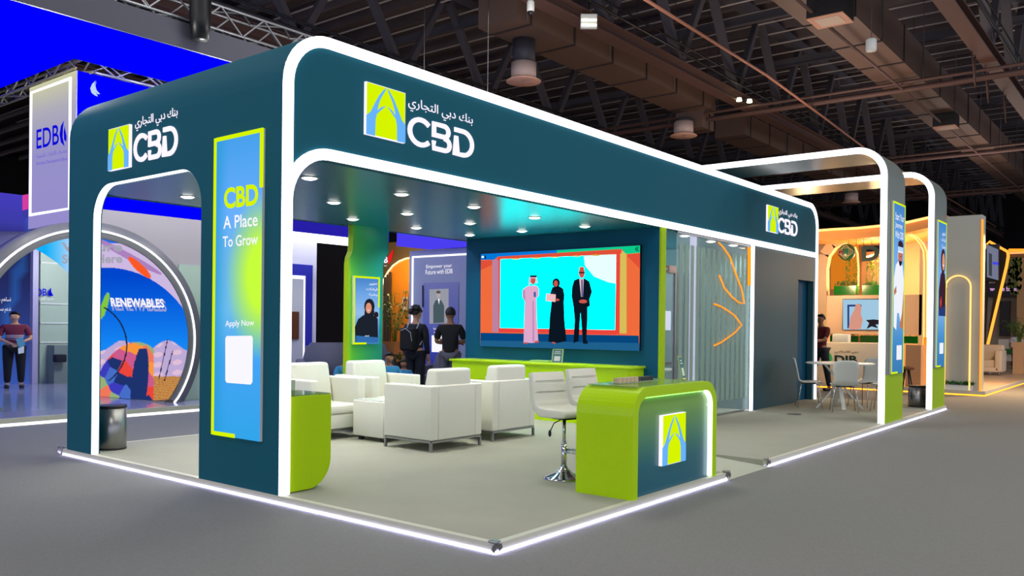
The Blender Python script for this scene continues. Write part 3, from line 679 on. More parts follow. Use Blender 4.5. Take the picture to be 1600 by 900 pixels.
# ================================================================== armchairs
def armchair(label):
    """local frame: back at -y, seat faces +y, footprint .93 x .82"""
    t = thing('armchair', (0, 0, 0), label, 'armchair', 'white leather armchairs in the lounge')
    W, D = .93, .82; zb, za = .135, .79
    MB().rbox((-W/2, -D/2, zb), (-W/2+.13, D/2, za), .02, 3).build('arm', WHT, t)
    MB().rbox((W/2-.13, -D/2, zb), (W/2, D/2, za), .02, 3).build('arm', WHT, t)
    MB().rbox((-W/2+.13, -D/2, zb), (W/2-.13, -D/2+.13, za), .015, 2).build('back_frame', WHT, t)
    MB().rbox((-W/2+.13, -D/2+.12, zb), (W/2-.13, D/2, .33), .02, 2).build('seat_base', WHT, t)
    MB().rbox((-W/2+.135, -D/2+.2, .33), (W/2-.135, D/2+.02, .46), .035, 3).build('seat_cushion', WHT, t)
    bm = bmesh.new(); bmesh.ops.create_cube(bm, size=1)
    for v in bm.verts:
        top = v.co.z > 0; back = v.co.y < 0
        v.co = Vector((v.co.x*(.66 if not top else .62), (-D/2+.05 if back else -D/2+.33) + (.0 if not top else (-.0 if back else -.09)), .44 if not top else .985))
    bmesh.ops.bevel(bm, geom=bm.edges[:], offset=.04, segments=3, affect='EDGES', profile=.5)
    MB().bm(bm, None, True).build('back_cushion', WHT, t)
    fr = MB(); z0 = .10
    for a, b in (((-W/2+.02, -D/2+.02), (W/2-.02, -D/2+.02)), ((W/2-.02, -D/2+.02), (W/2-.02, D/2-.02)), ((W/2-.02, D/2-.02), (-W/2+.02, D/2-.02)), ((-W/2+.02, D/2-.02), (-W/2+.02, -D/2+.02))):
        fr.bar((*a, z0+.02), (*b, z0+.02), .03, .025)
    fr.build('steel_base_frame', STL, t)
    for sx in (-1, 1):
        for sy in (-1, 1):
            MB().box((sx*(W/2-.02)-.015, sy*(D/2-.02)-.015, 0), (sx*(W/2-.02)+.015, sy*(D/2-.02)+.015, z0+.01)).build('leg', STL, t)
    return t
A = armchair('white leather armchair seen from behind, nearest one, left of the bar stools')
A.location = (3.165, 3.64, H)
dup(A, (4.39, 3.71, H), label='white leather armchair seen from behind, just left of the bar stool')
dup(A, (2.72, 5.34, H), pi, 'white leather armchair facing forward, partly behind the lime side counter')
dup(A, (3.82, 5.38, H), pi, 'white leather armchair facing forward in front of the green rear column')
tb = thing('coffee_table', (3.35, 4.53, H), 'low white box coffee table left of the nearest armchair', 'coffee table')
MB().rbox((2.87, 4.24, .135), (3.95, 4.82, .60), .015, 2).build('body', WHT, tb)
MB().box((2.89, 4.26, .600), (3.93, 4.80, .608)).build('glass_top', pm('white_glass', (215, 225, 220), .05), tb)
for x in (2.93, 3.85):
    for y in (4.30, 4.72): MB().box((x, y, H), (x+.06, y+.05, .135)).build('leg', BLK, tb)

# ================================================================== bar stools
def stool(label):
    """local frame: backrest at -x, seat opens to +x"""
    t = thing('bar_stool', (0, 0, 0), label, 'bar stool', 'white bar stools behind the reception counter')
    MB().lathe([(0, 0), (.21, 0), (.21, .012), (.19, .022), (.09, .06), (.045, .10), (.03, .13), (0, .13)], (0, 0, 0), 28).build('base', CHR, t)
    MB().tube([(0, 0, .1), (0, 0, .36)], .028, 14).build('outer_column', CHR, t)
    MB().tube([(0, 0, .34), (0, 0, .60)], .018, 12).build('gas_lift', CHR, t)
    q = MB().tube([(.028, 0, .29), (.12, -.10, .29), (.22, -.10, .29), (.27, -.06, .29), (.27, .06, .29), (.22, .10, .29), (.12, .10, .29), (.028, 0, .29)], .011, 8); q.build('footrest', CHR, t)
    lv = MB().tube([(0, -.02, .6), (-.02, -.12, .56), (-.03, -.16, .48)], .006, 6).build('lever', BLK, t)
    MB().ell((-.03, -.165, .46), (.018, .014, .035)).build('lever_grip', BLK, lv)
    MB().box((-.09, -.09, .595), (.09, .09, .61)).build('seat_plate', BLK, t)
    # one bent shell: seat + back
    P = [(.21, .655), (.16, .665), (0, .66), (-.13, .665), (-.20, .70), (-.235, .78), (-.26, .90), (-.285, 1.05)]
    th = [.03, .045, .05, .055, .05, .042, .04, .035]; bm = bmesh.new(); W2 = [.19, .21, .22, .225, .23, .23, .225, .215]; rows = []
    for i, (px, pz) in enumerate(P):
        a = P[max(i-1, 0)]; b = P[min(i+1, len(P)-1)]; tx, tz = b[0]-a[0], b[1]-a[1]; l = math.hypot(tx, tz); nx, nz = tz/l, -tx/l
        if i == 0: pass
        rw = []
        for s_, k in ((1, 1), (1, -1), (-1, -1), (-1, 1)):
            rw.append(bm.verts.new((px-nx*th[i]*k*.9, s_*W2[i], pz-nz*th[i]*k*.9)))
        rows.append(rw)
    for r0, r1 in zip(rows, rows[1:]):
        for j in range(4): bm.faces.new((r0[j], r0[(j+1) % 4], r1[(j+1) % 4], r1[j]))
    bm.faces.new(rows[0]); bm.faces.new(rows[-1][::-1])
    bmesh.ops.bevel(bm, geom=[e for e in bm.edges if abs(e.verts[0].co.y-e.verts[1].co.y) < .03], offset=.018, segments=3, affect='EDGES', profile=.5)
    MB().bm(bm, None, True).build('seat_shell', WHT, t)
    q = MB()
    for (px, pz) in ((-.205, .86), (-.225, .97)): q.tube([(px, -.19, pz), (px, 0, pz), (px, .19, pz)], .004, 5)
    q.build('stitching', pm('stitch_grey', (170, 170, 158), .7), t)
    return t
st = stool('white bar stool with chrome foot left of the reception counter, nearer one'); st.location = (2.40, 1.10, H); st.rotation_euler = (0, 0, -1.8)
dup(st, (3.28, 1.26, H), -1.75, 'white bar stool mostly hidden behind the reception counter')

# ================================================================== bins
def bin_(loc, r, h, lb, top):
    t = thing('waste_bin', loc, lb, 'waste bin', 'brushed steel waste bins')
    dm = MB().lathe([(0, 0), (r*.97, 0), (r*.97, .015), (r, .02), (r, h), (r-.012, h), (r-.012, h-.05), (0, h-.05)], loc, 32).build('drum', STL, t)
    MB().lathe([(r+.002, .0), (r+.004, 0), (r+.004, .02), (r+.002, .02)], loc, 32).build('foot_ring', BLK, t)
    MB().lathe([(r+.001, h-.03), (r+.003, h-.03), (r+.003, h), (r+.001, h)], loc, 32).build('rim', top, dm)
b1 = on('z', H, 174, 701); bin_((b1.x, b1.y, H), .165, .52, 'brushed steel drum bin standing inside the left opening', BLK)
b2 = on('z', H, 1441, 636); bin_((b2.x+.05, b2.y+.1, H), .17, .42, 'brushed steel drum bin between the two arch frames', BLK)

# ================================================================== round table and shell chairs
tc = Vector((12.05, 1.42, H)); TW = pm('white_powder_coat', (225, 228, 222), .4)
rtb = thing('round_table', tc, 'round white table on crossed splayed legs between the arch frames', 'table')
ztt = on('x', 12.05, 1325, 567).z
MB().lathe([(0, 0), (.60, 0), (.62, .01), (.62, .02), (.60, .028), (0, .028)], (tc.x, tc.y, ztt-.028), 40).build('tabletop', WPL, rtb)
for k in range(4):
    a = k*pi/2+.5
    MB().bar((tc.x+.42*cos(a), tc.y+.42*sin(a), H), (tc.x-.28*cos(a), tc.y-.28*sin(a), ztt-.028), .07, .035).build('leg', TW, rtb)
def shell_chair(label):
    """local frame: faces +y"""
    t = thing('shell_chair', (0, 0, 0), label, 'chair', 'white shell chairs around the round table')
    P = [(.22, .44, .19), (.18, .462, .21), (.05, .455, .225), (-.10, .45, .225), (-.18, .48, .21), (-.215, .56, .185), (-.235, .66, .20), (-.26, .78, .215), (-.28, .86, .19), (-.285, .90, .13)]
    vs = []; M_ = 8
    for (y, z, hw) in P:
        for j in range(M_+1):
            s = -1+2*j/M_; lift = .03*abs(s)**2
            vs.append(Vector((s*hw, y+(lift*.8 if z > .5 else 0), z+(lift*.8 if z <= .5 else 0))))
    n = M_+1; fs = [[i*n+j, i*n+j+1, (i+1)*n+j+1, (i+1)*n+j] for i in range(len(P)-1) for j in range(M_)]
    o = MB().add(vs, fs, True).build('seat_shell', WPL, t); md = o.modifiers.new('s', 'SOLIDIFY'); md.thickness = .012; md.offset = 0
    for sx in (-1, 1):
        for sy in (-1, 1):
            MB().tube([(sx*.12, sy*.10, .44), (sx*.17, sy*.15, .43), (sx*.21, sy*.21+(-.0), 0)], .009, 6).build('leg', CHR, t)
    MB().box((-.13, -.12, .432), (.13, .12, .442)).build('seat_plate', BLK, t)
    return t
sh = shell_chair('white shell chair facing right, left of the round table, beside the storage door')
def place(o, p, face, k=1.0):
    o.location = (p[0], p[1], H); o.rotation_euler = (0, 0, face); o.scale = (k, k, k)
K = 1.06
c1 = on('z', H, 1262, 637); place(sh, (c1.x+.05, c1.y, 0), atan2(tc.y-c1.y, tc.x-c1.x)-pi/2-.15, K)
for (x, y), lb in (((11.42, 1.14), 'white shell chair seen from behind in front of the round table'), ((12.75, 1.15), 'white shell chair behind the round table, back toward the second arch frame'), ((12.15, .62), 'white shell chair partly hidden behind the nearer arch frame post')):
    o = dup(sh, label=lb); place(o, (x, y, 0), atan2(tc.y-y, tc.x-x)-pi/2, K)

# ================================================================== people
def skin_body(verts, edges, rad, sub=2):
    me = bpy.data.meshes.new('b'); me.from_pydata([tuple(v) for v in verts], edges, []); o = bpy.data.objects.new('b', me); COL.objects.link(o)
    s = o.modifiers.new('s', 'SKIN'); s.use_smooth_shade = True
    for i, r in enumerate(rad):
        d = me.skin_vertices[0].data[i]; d.radius = r if isinstance(r, tuple) else (r, r)
    me.skin_vertices[0].data[0].use_root = True
    u = o.modifiers.new('u', 'SUBSURF'); u.levels = sub
    bpy.context.view_layer.update()
    m2 = bpy.data.meshes.new_from_object(o.evaluated_get(bpy.context.evaluated_depsgraph_get()))
    vs = [v.co.copy() for v in m2.vertices]; fs = [list(p.vertices) for p in m2.polygons]
    bpy.data.objects.remove(o); bpy.data.meshes.remove(me); bpy.data.meshes.remove(m2)
    return vs, fs
def chain(V, E, Rd, root, pts):
    prev = root
    for p, r in pts:
        V.append(Vector(p)); Rd.append(r); E.append((prev, len(V)-1)); prev = len(V)-1
    return prev
def person(loc, face, height, label, top, legs, skin=SKIN, hair=HAIR, pose='hands_front', sleeves='short', head_turn=0, head_down=0, extra=None, seated=False, longtop=0, face_detail=True):
    """local frame: faces +y, 1.75 tall, then scaled"""
    k = height/1.75
    dz = -.42 if seated else 0
    t = thing('person', loc, label, 'person', rz=face)
    V = [Vector((0, 0, .95+dz))]; Rd = [(.135, .10)]; E = []
    ch = chain(V, E, Rd, 0, [((0, 0, 1.08+dz), (.125, .095)), ((0, -.005, 1.22+dz), (.14, .10)), ((0, -.01, 1.36+dz), (.15, .10))])
    nk = chain(V, E, Rd, ch, [((0, -.01, 1.45+dz), (.07, .06)), ((0, 0, 1.52+dz), .05)])
    ht = Matrix.Rotation(head_turn, 3, 'Z') @ Matrix.Rotation(-head_down, 3, 'X'); hc = Vector((0, 0, 1.525+dz))
    hp = lambda x, y, z: hc + ht @ Vector((x, y, z))
    hd = chain(V, E, Rd, nk, [(hp(0, .02, .045), .062), (hp(0, .015, .10), .078), (hp(0, .005, .165), .074)])
    chain(V, E, Rd, hd-1, [(hp(0, .095, .085), .014)])
    for s in (-1, 1): chain(V, E, Rd, hd-1, [(hp(s*.085, .0, .09), (.01, .02))])
    hands = {}
    def limb(s, sh, el, wr):
        a = chain(V, E, Rd, ch, [((s*.165, -.01, 1.40+dz), .062), (sh, .052), (el, .042), (wr, .028)])
        d = (Vector(wr)-Vector(el)).normalized(); side = Vector((-s, 0, 0)); pl = Vector(wr)+d*.05
        side = (side - d*side.dot(d)).normalized()
        p = chain(V, E, Rd, a, [(pl, (.034, .018))]); nrm = d.cross(side).normalized()
        if nrm.y > 0: nrm = -nrm
        for q in range(4):
            b = pl+side*(-.027+.018*q)+d*.03; L = (.068, .078, .073, .058)[q if s < 0 else 3-q]
            chain(V, E, Rd, p, [(b, .010), (b+d*L*.5+nrm*.008, .009), (b+d*L*.85+nrm*.028, .008)])
        tb_ = pl+side*.035
        chain(V, E, Rd, p, [(tb_-d*.01, .011), (tb_+side*.022+d*.022, .010), (tb_+side*.026+d*.045, .008)])
        return a
    arms = {'hands_front': lambda s: ((s*.20, 0, 1.33+dz), (s*.26, .04, 1.13+dz), (s*.07, .20, 1.02+dz)),
            'relaxed': lambda s: ((s*.20, 0, 1.33+dz), (s*.235, -.02, 1.12+dz), (s*.235, .05, .89+dz)),
            'pockets': lambda s: ((s*.20, 0, 1.33+dz), (s*.27, -.05, 1.13+dz), (s*.19, .08, .96+dz)),
            'crossed': lambda s: ((s*.20, 0, 1.33+dz), (s*.25, .05, 1.14+dz), (-s*.08, .18, 1.14+dz+.02*s)),
            'reach': lambda s: ((s*.20, .02, 1.33+dz), (s*.22, .14, 1.15+dz), (s*.12, .36, 1.12+dz))}[pose]
    AR_ = {s: arms(s) for s in (-1, 1)}
    for s in (-1, 1): limb(s, *AR_[s])
    def leg(s):
        if seated: return [((s*.10, 0, .92+dz), .085), ((s*.13, .42, .50), .062), ((s*.13, .40, .10), .038)]
        if pose == 'reach': st_ = s*.16
        else: st_ = .0
        return [((s*.095, 0, .90), .088), ((s*.105, .01+st_*.6, .50), .060), ((s*.11, -.01+st_, .09), .038)]
    for s in (-1, 1):
        a = chain(V, E, Rd, 0, leg(s)); an = V[a]; chain(V, E, Rd, a, [(an+Vector((0, .02, -.045)), .036), (an+Vector((s*.015, .14, -.055)), (.034, .024))])
    vs, fs = skin_body(V, E, Rd); MB().add([v*k for v in vs], fs, True).bb(t).build('body', skin, t)
    # shirt
    V2 = [Vector((0, 0, .86+dz-longtop+(.06 if seated else 0)))]; R2 = [(.155+longtop*.1, .125+longtop*.1)]; E2 = []
    ch2 = chain(V2, E2, R2, 0, [((0, 0, 1.08+dz), (.148, .12)), ((0, -.005, 1.22+dz), (.155, .12)), ((0, -.01, 1.36+dz), (.165, .115)), ((0, -.01, 1.445+dz), (.085, .075))])
    for s in (-1, 1):
        sh, el, wr = [Vector(q) for q in AR_[s]]
        pts = [((s*.165, -.01, 1.385+dz), .078), (sh, .068)]
        pts += [(sh.lerp(el, .75), .062)] if sleeves == 'short' else [(el, .056), (el.lerp(wr, .9), .040)]
        chain(V2, E2, R2, ch2-1, pts)
    vs, fs = skin_body(V2, E2, R2); sh_o = MB().add([v*k for v in vs], fs, True).bb(t).build('shirt', top, t)
    V3 = [Vector((0, 0, .97+dz))]; R3 = [(.145, .115)]; E3 = []
    for s in (-1, 1):
        L = leg(s); L = [(p, r*1.22+.006) for p, r in L]; L[-1] = (Vector(L[-1][0])+Vector((0, 0, .01)), .055)
        chain(V3, E3, R3, 0, L)
    vs, fs = skin_body(V3, E3, R3); MB().add([v*k for v in vs], fs, True).bb(t).build('trousers', legs, t)
    for s in (-1, 1):
        a = Vector(leg(s)[-1][0]); q = MB(); q.rbox((a.x+s*.01-.045, a.y-.07, 0), (a.x+s*.01+.045, a.y+.20, .075), .035, 3); q.v = [v*k for v in q.v]; q.bb(t).build('shoe', BLK, t)
    # hair cap
    bm = bmesh.new(); bmesh.ops.create_uvsphere(bm, u_segments=16, v_segments=12, radius=1)
    bmesh.ops.delete(bm, geom=[v for v in bm.verts if v.co.z < -.45+1.05*max(0, v.co.y+.25) or (v.co.y > .5 and v.co.z < .5)], context='VERTS')
    q = MB(); q.bm(bm, None, True); q.v = [(hc+ht @ Vector((v.x*.094, v.y*.104+.0, v.z*.115+.115)))*k for v in q.v]; h = q.bb(t).build('hair', hair, t)
    md = h.modifiers.new('s', 'SOLIDIFY'); md.thickness = .012
    if face_detail:
        q = MB()
        for s in (-1, 1): q.ell(hp(s*.032, .083, .105)*k, (.009*k, .006*k, .005*k), None, 8, 5)
        q.ell(hp(0, .084, .047)*k, (.022*k, .005*k, .005*k), None, 8, 5); q.bb(t).build('eyes_and_mouth', pm('dark_feature', (50, 28, 24), .6), t)
    if extra: extra(t, k)
    return t
def _bb(s, t):
    o = base_of(t); s.v = [v+o for v in s.v]; return s
MB.bb = _bb

BLUS = pm('sky_blue_shirt', (42, 128, 185), .8, noise=.08, scale=14); MAR = pm('maroon_shirt', (110, 22, 48), .8, noise=.1, scale=14)
NAVY = pm('navy_cloth', (16, 22, 38), .85, noise=.12, scale=12); BLKC = pm('black_cloth', (14, 14, 20), .85, noise=.15, scale=12); GRYC = pm('grey_trousers', (88, 88, 104), .85, noise=.1, scale=12)
def maroon_extra(t, k):
    q = MB()
    for z, m in ((1.20, pm('stripe_white', (220, 200, 205), .8)), (1.165, MATS['stripe_white']), (1.12, pm('stripe_mauve', (125, 85, 105), .8))):
        q.mat(m); n = 24; hh = .008 if m is MATS['stripe_white'] else .03; vs = []
        for i in range(n+1):
            a = pi*i/n; 
            for zz in (z-hh, z+hh): vs.append(Vector((cos(a)*.150, sin(a)*.121-.003, zz))*k)
        q.add(vs, [[2*i, 2*i+2, 2*i+3, 2*i+1] for i in range(n)])
    q.bb(t).build('chest_stripes', None, [c for c in t.children if c.name.startswith('shirt')][0])
mp = on('z', .12, 22, 606); mt = on('x', mp.x, 22, 485)
person((mp.x, mp.y, .12), pi-.35, max(1.6, mt.z-.14), 'man in maroon striped polo shirt and black trousers standing beside the blue wall far left', MAR, BLKC, pose='hands_front', extra=maroon_extra, head_turn=-.25).scale = (1.25, 1.15, 1)
fp = on('x', mp.x-.1, 23, 545)
fan = thing('folded_leaflet', (mp.x, mp.y-.28, .98), 'blue and white leaflet held by the man in the maroon polo', 'leaflet')
MB().prism([(mp.x-.09, mp.y-.29, 1.18), (mp.x+.05, mp.y-.29, 1.22), (mp.x+.10, mp.y-.29, 1.05), (mp.x-.02, mp.y-.29, .98)], (0, -.006, 0)).build('cover', em('leaflet_blue', (90, 150, 205), .6), fan)
MB().prism([(mp.x-.04, mp.y-.285, .99), (mp.x+.08, mp.y-.285, 1.02), (mp.x+.08, mp.y-.285, .88), (mp.x-.03, mp.y-.285, .86)], (0, .006, 0)).build('page', WPL, fan)

def backpack(t, k):
    q = MB(); q.rbox((-.14*k, -.32*k, .98*k), (.14*k, -.12*k, 1.38*k), .05, 4); bk = q.bb(t).build('backpack', BLKC, t)
    q = MB()
    for s in (-1, 1): q.tube([Vector(p)*k for p in ((s*.10, -.13, 1.36), (s*.11, -.06, 1.47), (s*.11, .08, 1.42), (s*.12, .11, 1.25), (s*.14, -.08, 1.08))], .014, 6)
    q.tube([Vector(p)*k for p in ((-.10, -.325, 1.33), (0, -.33, 1.37), (.10, -.325, 1.30), (.13, -.322, 1.15))], .008, 6); q.bb(t).build('backpack_strap', pm('strap_grey', (170, 175, 185), .6), bk)
def fluffy(t, k):
    rnd = random.Random(3); q = MB()
    for i in range(46):
        a = rnd.uniform(0, 2*pi); e = rnd.uniform(-.3, 1.4); c_ = Vector((cos(a)*cos(e)*.10, sin(a)*cos(e)*.105-.01, sin(e)*.10+1.67))
        q.ell(c_*k, (.03*k, .03*k, .028*k), None, 7, 5)
    q.bb(t).build('curly_hair', HAIR, t)
m1 = on('z', 1.95, 650, 478); person((m1.x, m1.y, 0), atan2(9.9-m1.x, -.0+.3)*-1+.1, 1.93, 'man in navy with a black backpack standing left of the person in black shirt', NAVY, NAVY, pose='relaxed', sleeves='long', head_turn=-.25, extra=lambda t, k: (backpack(t, k), fluffy(t, k)))
m2 = on('z', 1.95, 704, 478); person((m2.x, m2.y, 0), -.95, 1.93, 'man in black shirt and grey trousers with arms folded, right of the backpack man', BLKC, GRYC, pose='crossed', head_turn=.35, skin=SKIND)
def seatfor(x, y, f, lb):
    t = thing('lounge_stool', (x, y, 0), lb, 'stool', 'low stools in the aisle behind the lounge', rz=f)
    q = MB(); q.rbox((-.25, -.25, .16), (.25, .25, .44), .04, 3); q.bb(t).build('seat', pm('grey_upholstery', (88, 88, 112), .8, noise=.08), t)
    for sx in (-.2, .2):
        for sy in (-.2, .2): q = MB(); q.box((sx-.02, sy-.02, 0), (sx+.02, sy+.02, .16)); q.bb(t).build('leg', BLK, t)
for (u, v, f, lb, hd_) in ((608, 549, 2.6, 'seated man in sky blue shirt beside the green rear column', .25), (631, 560, 2.2, 'seated man in sky blue shirt, black hair, right of another seated man', .35), (541, 578, 2.9, 'seated person in sky blue shirt mostly hidden left of the green rear column', .3)):
    q = on('z', 1.29, u, v)
    q = on('y', {608: 7.1, 631: 7.75, 541: 7.3}[u], u, v)
    hgt = 1.75*q.z/1.33 if q.z > .9 else 1.5
    person((q.x, q.y, 0), f, hgt, lb, BLUS, NAVY, pose='hands_front', seated=True, skin=SKIND, head_down=hd_)
    seatfor(q.x, q.y, f, 'low grey stool carrying the '+{608: 'seated man nearest the green rear column', 631: 'black haired seated man in blue', 541: 'person hidden left of the rear column'}[u])
pr_ = on('x', 17.4, 1283, 487); person((17.4, pr_.y, 0), 1.2, 1.98, 'man in dark red shirt standing right of the long stand before the round table', pm('dark_red_shirt', (92, 20, 26), .85, noise=.12), NAVY, pose='reach', skin=SKIND)
pw = on('z', 0.1, 1586, 577); pwt = on('x', pw.x, 1588, 519); person((pw.x, pw.y, .1), 2.3, max(1.5, min(2.0, pwt.z-.1)), 'person in white top and black trousers walking beside the palm far right', pm('white_cloth', (190, 190, 200), .8), BLKC, pose='relaxed', skin=SKIND)

# ================================================================== EDB stand (left rear)
EB = em('vivid_blue_light', (0, 0, 255), 1.0); GREYW = pm('warm_grey_wall', (186, 180, 184), .5, noise=.02)
LILAC = pm('pale_lilac_panel', (176, 170, 205), .4); EDGEW = em('edge_white', (245, 245, 255), 1.6)
ep = thing('exhibition_platform', (5, 13, 0), 'glossy pale floor of the blue and grey stand behind on the left', 'platform')
MB().box((-6, 9.98, .02), (9.2, 20, .12)).build('deck', pm('glossy_lilac_floor', (165, 165, 195), .12, noise=.02), ep)
MB().box((-6, 9.94, .05), (9.2, 9.98, .125)).build('edge', SKIRT, ep)
MB().box((-6, 9.95, .003), (9.2, 9.98, .05)).build('edge_light', EDGEW, ep)
ac = (2.2, 10.6, 1.25)
es = thing('stand_building', (5, 11.2, .12), 'grey stand building with vivid blue upper band and moon emblem behind on the left', 'exhibition stand')
# front wall (with round opening) and blue fascia
wall = [(1.0, .12), (9.0, .12), (9.0, 3.53), (1.0, 3.53)]
hole = [(x, max(.12, z)) for x, z in arc(ac[0], ac[2], 1.9, 360, 0, 60)]
n = MB()
x0, x1 = 2.2, 4.6
top = [(ac[0], 3.53)] + [(x1, 3.53), (x1, .12)] + [(x, z) for x, z in arc(ac[0], ac[2], 1.9, -36, 90, 30)]
n.prism([(a, 11.0, b) for a, b in top], (0, .12, 0)); n.build('front_wall', GREYW, es)
MB().box((2.08, 11.0, 3.53), (5.6, 12.69, 5.83)).build('blue_box_fascia', EB, es)
MB().box((5.601, 11.0, 3.53), (9.3, 12.69, 5.83)).build('dim_blue_fascia', em('dim_blue_light', (38, 30, 165), 1), es)
MB().box((3.95, 10.97, .12), (4.6, 10.999, 2.66)).build('pale_green_panel', pm('pale_green_glass', (190, 215, 195), .2), es)
MB().box((4.6, 11.03, 3.46), (9.25, 12.1, 3.52)).build('luminous_soffit', em('soffit_white', (240, 240, 250), 3.5), es)
MB().box((4.65, 12.06, .12), (8.02, 12.14, 3.46)).build('inner_wall', pm('white_wall', (205, 205, 222), .5), es)
q = MB(); q.box((6.2, 12.02, .12), (7.88, 12.06, 2.92)); q.build('blue_doorframe', pm('blue_frame', (35, 40, 165), .4), es)
MB().box((6.2, 11.99, .12), (7.65, 12.02, 2.66)).build('niche_edge_light', EDGEW, es)
MB().box((6.2, 11.96, .12), (7.58, 11.99, 2.58)).build('niche_panel', pm('niche_grey', (185, 190, 200), .5), es)
MB().box((7.1, 11.93, 1.22), (7.44, 11.96, 1.84)).build('bronze_panel', pm('bronze_panel', (120, 70, 45), .3, .5), es)
S = Sheet('y', 10.995)
S.poly([(149.5, 126), (144, 131), (141, 138), (143, 145), (148, 149), (153, 151), (150, 145), (147.5, 138), (148, 131)], AB['pale'])
S.poly([(151, 126), (149, 134), (151, 141), (156.5, 147), (152, 147), (148.5, 142), (147.5, 135)], AB['pale'])
S.mb.build('moon_emblem', None, es)
# left tower panel
tw = thing('tower_panel', (2.06, 11.9, 3.25), 'tall pale lilac tower panel with lit border and blue EDB lettering', 'tower')
g = MB().mat(PRINTE); grid(g, lambda a, b: Vector((2.06, 12.84-1.84*a, 3.25+2.58*b)), lambda a, b, p: ramp(b, [(0, (150, 140, 205)), (.5, (150, 145, 200)), (.8, (175, 172, 185)), (1, (205, 205, 165))]), 4, 30); g.build('panel_face', None, tw)  # panel face given a glow of its own to lift it from the dark
MB().box((2.065, 11.0, 3.25), (2.08, 12.84, 5.83)).box((2.08, 12.7, 3.25), (2.3, 12.84, 5.83)).build('panel_body', LILAC, tw)
q = MB(); ribbon(q, [(-12.73, 3.50), (-12.73, 5.72), (-11.18, 5.72), (-11.18, 3.50)], .045, lambda a, b: (2.035, -a, b), (.02, 0, 0), closed=True); q.build('border_light', EDGEW, tw)
S = Sheet('x', 2.055); BL = em('logo_blue', (10, 10, 215), 1.0)
S.text('EDB', (57, 233), (92, 225), (57, 203), BL, .01)
S.poly([(100, 188), (95, 197), (93, 210), (95, 222), (101, 229), (98, 215), (98.5, 200)], BL); S.poly([(101, 196), (99.5, 206), (100, 218), (103.5, 222), (104, 213), (102, 203)], BL)
S.text(arab('مصرف الإمارات للتنمية'.replace('إ', 'ا')), (57, 249), (104, 240), (57, 241), em('logo_violet', (95, 85, 205), 1), 0)
S.text('Emirates Development Bank', (57, 260), (105, 252), (57, 253), MATS['logo_violet'], 0)
S.mb.build('lettering', None, tw)
# ring arch with curved screen tunnel
ra = thing('ring_arch', (ac[0], ac[1], .12), 'grey ring shaped portal with a white light ring and colourful curved video tunnel', 'ring arch')
a0, a1 = -38.0, 218.0; ring = arc(ac[0], ac[2], 1, a0, a1, 64)
def rr(r): return [(x, max(z, .121)) for x, z in arc(ac[0], ac[2], r, a0, a1, 64)]
q = MB(); A_, B_ = rr(2.0), rr(1.74); m = len(A_)
q.add([(p[0], y, p[1]) for y in (10.6, 10.98) for p in A_+B_], [[i, i+1, m+i+1, m+i] for i in range(m-1)] + [[2*m+i, 2*m+i+1, 3*m+i+1, 3*m+i] for i in range(m-1)] + [[i, i+1, 2*m+i+1, 2*m+i] for i in range(m-1)], True)
q.build('ring_body', pm('ring_grey', (118, 120, 122), .4, noise=.02), ra)
q = MB(); ribbon(q, rr(1.86), .035, lambda a, b: (a, 10.585, b), (0, .02, 0)); q.build('ring_light', EDGEW, ra)
def proj(p):
    d = Vector(p)-CAM; z = d.dot(FW); return 800+FPX*d.dot(RT)/z, 450+SY-FPX*d.dot(UP)/z
def blob(u, v, cu, cv, ru, rv, rot=0):
    c, s = cos(rot), sin(rot); x, y = (u-cu)*c+(v-cv)*s, -(u-cu)*s+(v-cv)*c; return (x/ru)**2+(y/rv)**2 < 1
def paint(a, b, p):
    u, v = proj(p)
    if u < 135: return lerp((15, 175, 250), (215, 220, 250), max(0, min(1, (u-70)/50)))
    # outer pinkish sky band
    c = (205, 185, 225)
    if v < 380: c = (40, 110, 225)
    # inner blue oval
    if blob(u, v, 165, 580, 152, 162) or v > 505: c = lerp((0, 70, 205), (20, 135, 245), max(0, min(1, (v-430)/110)))
    if v > 540+8*sin(u*.09): c = (190, 170, 215) if (sin(u*.21)+sin(v*.4+u*.05)) < .9 else (225, 190, 215)
    if v > 588 and u > 225: c = (185, 120, 70) if (int(u*1.3)+int(v*.9)*3) % 5 else (215, 175, 80)
    if blob(u, v, 218, 418, 24, 6, .75): c = (250, 90, 40)
    if v < 470 and (blob(u, v, 200, 400, 60, 5, .5)) and not blob(u, v, 218, 418, 24, 6, .75): c = (170, 130, 190)
    # balloon patchwork at the bottom
    if blob(u, v, 200, 610, 52, 78, .35) and v > 520 and u > 155 and u < 240:
        pal = [(235, 70, 60), (60, 60, 190), (250, 150, 60), (30, 50, 110), (150, 175, 120), (205, 90, 140), (70, 110, 200), (240, 120, 90)]
        kx, ky = (u-150)/17.0, (v-520)/19.0; best = None
        for i in range(-1, 2):
            for j in range(-1, 2):
                gx, gy = math.floor(kx)+i, math.floor(ky)+j; h_ = (gx*73+gy*151) % 97/97.; g2 = (gx*37+gy*91) % 89/89.
                dd = (gx+h_-kx)**2+(gy+g2-ky)**2
                if best is None or dd < best[0]: best = (dd, (gx*5+gy*3) % 8)
        c = pal[best[1]]
    if blob(u, v, 218, 600, 13, 62, .1) and v > 545: c = (30, 50, 110)
    if blob(u, v, 163, 478, 5, 22, .3): c = (130, 200, 60)
    for (cu, cv, r) in ((130, 540, 68), ):
        if abs(math.hypot(u-cu, v-cv)-r) < 1.2 and 480 < v < 595 and u > 150: c = (25, 40, 70)
    if abs(u-(262-(v-530)*.22)) < .8 and 530 < v < 592: c = (25, 30, 50)
    if abs(u-(270-(v-548)*.28)) < .8 and 548 < v < 595: c = (40, 30, 40)
    return c
